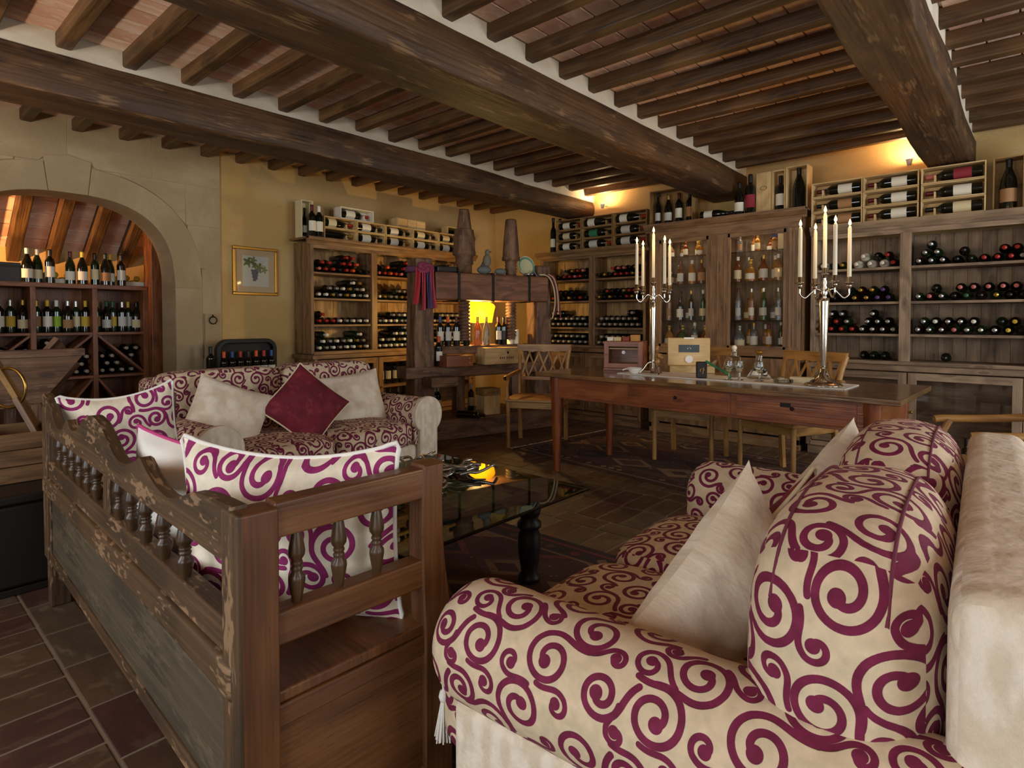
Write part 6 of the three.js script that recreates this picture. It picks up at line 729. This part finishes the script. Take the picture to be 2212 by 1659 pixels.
{ const b = thing('ceramic_bowl', 'small white footed bowl on the table beside the left candelabra', 'bowl', [-2.28, TY + 0.0005, -4.0]); mesh('bowl', lathe([[0, 0], [0.028, 0], [0.03, 0.008], [0.045, 0.025], [0.056, 0.045], [0.053, 0.046], [0.04, 0.026], [0, 0.014]], 28), M.white, b); mesh('handle', tube([[-0.05, 0.036, 0], [-0.08, 0.032, 0.005], [-0.1, 0.022, 0.01]], 0.006, 12, 6), M.white, b); }
{ const b = thing('leather_holder', 'black leather holder with a gilt emblem on the table runner', 'holder', [-1.74, TY + 0.004, -3.98], 0.6); mesh('case', bx(-0.035, 0.035, 0, 0.115, -0.025, 0.025, 0.008), M.black, b); mesh('emblem', [tr(toFlat(new THREE.TorusGeometry(0.013, 0.003, 6, 16, 4)), 0, 0.055, 0.026), bar([0.004, 0.03, 0.026], [0.012, 0.075, 0.026], 0.002, 0.004, 0.0005)], M.gold, b); }
{ const b = thing('green_bottle_tool', 'green metal tube tool leaning against the black holder', 'tool', [-1.66, TY + 0.004, -4.0], 0.6); mesh('tube', bar([-0.055, 0.122, 0.0], [0.1, 0.03, 0.01], 0.018, 0.018, 0.006), M.green, b); mesh('end', bar([0.1, 0.036, 0.01], [0.108, 0.002, 0.01], 0.018, 0.02, 0.004), M.green, b); }
single('cigar', bar([0, 0.01, 0], [0.1, 0.095, -0.03], 0.017, 0.017, 0.007), pm(0x8a7a4e, 0.8), 'pale cigar leaning on the edge of the tan humidor', 'cigar', null, [-1.9, TY + 0.003, -4.38], 0.6);
{ const d = thing('decanter', 'square crystal decanter with a round stopper on the table', 'decanter', [-1.6, TY + 0.004, -4.22], 0.4); mesh('body', tr(new RoundedBoxGeometry(0.085, 0.15, 0.085, 3, 0.012), 0, 0.0755, 0), M.clearGlass, d); mesh('neck', lathe([[0, 0.15], [0.02, 0.15], [0.016, 0.16], [0.016, 0.182], [0.021, 0.186], [0, 0.187]], 18), M.clearGlass, d); mesh('stopper', [ball(0.018, 0, 0.208, 0, 1, 1.1, 1), cyl(0.01, 0.012, 0.02, 0, 0.19, 0, 12)], M.wax, d); }
{ const d = thing('decanter', 'flared glass decanter with gold stopper beside the square one', 'decanter', [-1.42, TY + 0.004, -4.2]); mesh('body', lathe([[0, 0], [0.075, 0], [0.082, 0.008], [0.06, 0.04], [0.03, 0.09], [0.022, 0.13], [0.02, 0.16], [0.025, 0.165], [0, 0.166]], 26), M.clearGlass, d); mesh('stopper', lathe([[0, 0.16], [0.014, 0.165], [0.016, 0.175], [0.026, 0.182], [0.028, 0.19], [0, 0.2]], 18), M.gold, d); mesh('tag', tr(toFlat(new THREE.CylinderGeometry(0.052, 0.068, 0.028, 14, 1, true, -0.5, 1)), 0, 0.042, 0), M.paper, d); }
const gobletG = lathe([[0, 0.001], [0.03, 0.001], [0.03, 0.003], [0.005, 0.008], [0.004, 0.05], [0.012, 0.056], [0.03, 0.075], [0.033, 0.1], [0.027, 0.13], [0.026, 0.13], [0.031, 0.1], [0.028, 0.077], [0, 0.06]], 24);
[[-1.49, -4.02, 'left'], [-1.545, -3.98, 'front'], [-1.36, -4.03, 'right']].forEach(([x, z, nm]) => single('brandy_glass', gobletG.clone(), M.clearGlass, `small stemmed brandy glass on the runner, ${nm} one before the decanters`, 'glass', 'brandy glasses on the runner', [x, TY + 0.004, z]));
{ const a = thing('ashtray', 'low cut-glass ashtray on the runner left of the right candelabra', 'ashtray', [-1.2, TY + 0.004, -4.0], 0.3); mesh('dish', lathe([[0, 0], [0.055, 0], [0.062, 0.01], [0.06, 0.026], [0.05, 0.028], [0.042, 0.01], [0, 0.008]], 10), M.clearGlass, a); mesh('cutter', tr(toFlat(new THREE.TorusGeometry(0.02, 0.004, 6, 18)).rotateX(Math.PI / 2), -0.01, 0.033, 0), M.silver, a); }
single('pale_box', bx(-0.07, 0.07, 0, 0.035, -0.04, 0.04, 0.003), M.paperCream, 'low pale box beside the ashtray on the runner', 'box', null, [-1.12, TY + 0.004, -4.12], 0.2);
// ---------------------------------------------------------------- spotlights at the beam ends
function spot(label, x, y, z, aim, power) { const s = thing('spotlight', label, 'spotlight', [x, y, z]); mesh('arm', bar([0, 0, -0.12], [0, -0.01, -0.02], 0.01, 0.01, 0.002), M.white, s); mesh('housing', tr(lathe([[0, 0], [0.016, 0], [0.02, 0.02], [0.028, 0.05], [0.026, 0.05], [0.015, 0.012], [0, 0.01]], 18), 0, -0.04, 0), M.white, s); mesh('bulb', ball(0.02, 0, 0.0, 0), std({ color: 0, emissive: 0xffd890, emissiveIntensity: 22 }), s); const l = new THREE.PointLight(new THREE.Color().setRGB(1, 0.7, 0.36), power); l.position.set(x, y, z); l.shadow.radius = 0.9; l.castShadow = true; scene.add(l); }
spot('lit spotlight on the back wall beside the right-hand main beam', -0.82, 2.585, -6.12, 0, 1.6);
spot('lit spotlight on the back wall beside the round beam end', -3.93, 2.6, -6.1, 0, 1.6);
spot('lit spotlight on the front wall beside the middle main beam', -2.05, 2.5, 2.36, 0, 3.5);
spot('lit spotlight on the front wall beside the nearest main beam', 0.0, 2.5, 2.36, 0, 3.5);
[[-0.36, 'black', 'cream'], [-0.27, 'red', 'grey'], [-0.18, 'gold', 'white'], [-0.09, 'black', 'white']].forEach(([x, cp, lb], i) => bottle(`wine bottle standing on the floor before the right bookcase, ${ORD[i]} from the left`, { pos: [x, 0.0005, -5.62], cap: capM[cp], label: labM[lb], glass: M.bottle, group: 'bottles on the floor by the right bookcase' }));
{ const c = thing('wooden_crate', 'yellow pine crate standing on the floor behind the press', 'crate', [-4.62, 0, -5.52], 0.7); mesh('box', bx(-0.14, 0.14, 0, 0.5, -0.12, 0.12, 0.004, 1), M.crate, c); mesh('lid', bx(-0.145, 0.145, 0.5, 0.515, -0.125, 0.125, 0.003, 0), M.crate, c); }
// uplighters beyond the left and right edges of the frame: they brighten the tiles between the joists
[[-3.5, 0.75, 'standing near the front wall'], [1.45, -1.15, 'standing behind the right sofa']].forEach(([x, z, w]) => {
  const f = thing('floor_lamp', `brass uplighter floor lamp ${w}`, 'lamp', [x, 0, z]); mesh('base', lathe([[0, 0], [0.14, 0], [0.14, 0.02], [0.03, 0.035], [0, 0.035]], 28), M.brass, f); mesh('pole', cyl(0.012, 0.012, 1.72, 0, 0.88, 0, 12), M.brass, f); mesh('bowl', lathe([[0, 1.72], [0.06, 1.73], [0.13, 1.77], [0.16, 1.82], [0.155, 1.82], [0.125, 1.78], [0.05, 1.745], [0, 1.74]], 28), M.brass, f); mesh('bulb', ball(0.04, 0, 1.81, 0), std({ color: 0, emissive: 0xffe0b0, emissiveIntensity: 10 }), f);
  const l = new THREE.PointLight(new THREE.Color().setRGB(1, 0.84, 0.64), 6); l.position.set(x, 1.81, z); l.shadow.radius = 1.8; l.castShadow = true; scene.add(l);
});
// ---------------------------------------------------------------- bottles too many to tell apart: one object
{ const geo = { glass: [], cap: [] }; const mt = new THREE.Matrix4(), e = new THREE.Euler(); for (const [x, y, z, dir] of M.lyingStuff) { mt.makeRotationFromEuler(dir === 'x' ? e.set(0, 0, -Math.PI / 2) : e.set(Math.PI / 2, 0, 0)).setPosition(x, y, z); geo.glass.push(BG.bordeaux.glass.clone().applyMatrix4(mt)); geo.cap.push(BG.bordeaux.cap.clone().applyMatrix4(mt)); } const g = mergeGeometries([merge(geo.glass), merge(geo.cap)], true), o = mesh('wine_bottle_rows', g, [M.bottle, pm(0x9a8c7a, 0.5)], scene); o.userData = { kind: 'stuff', label: 'densely stacked dark wine bottles deep in the racks', category: 'bottles' }; }
renderer.render(scene, camera);
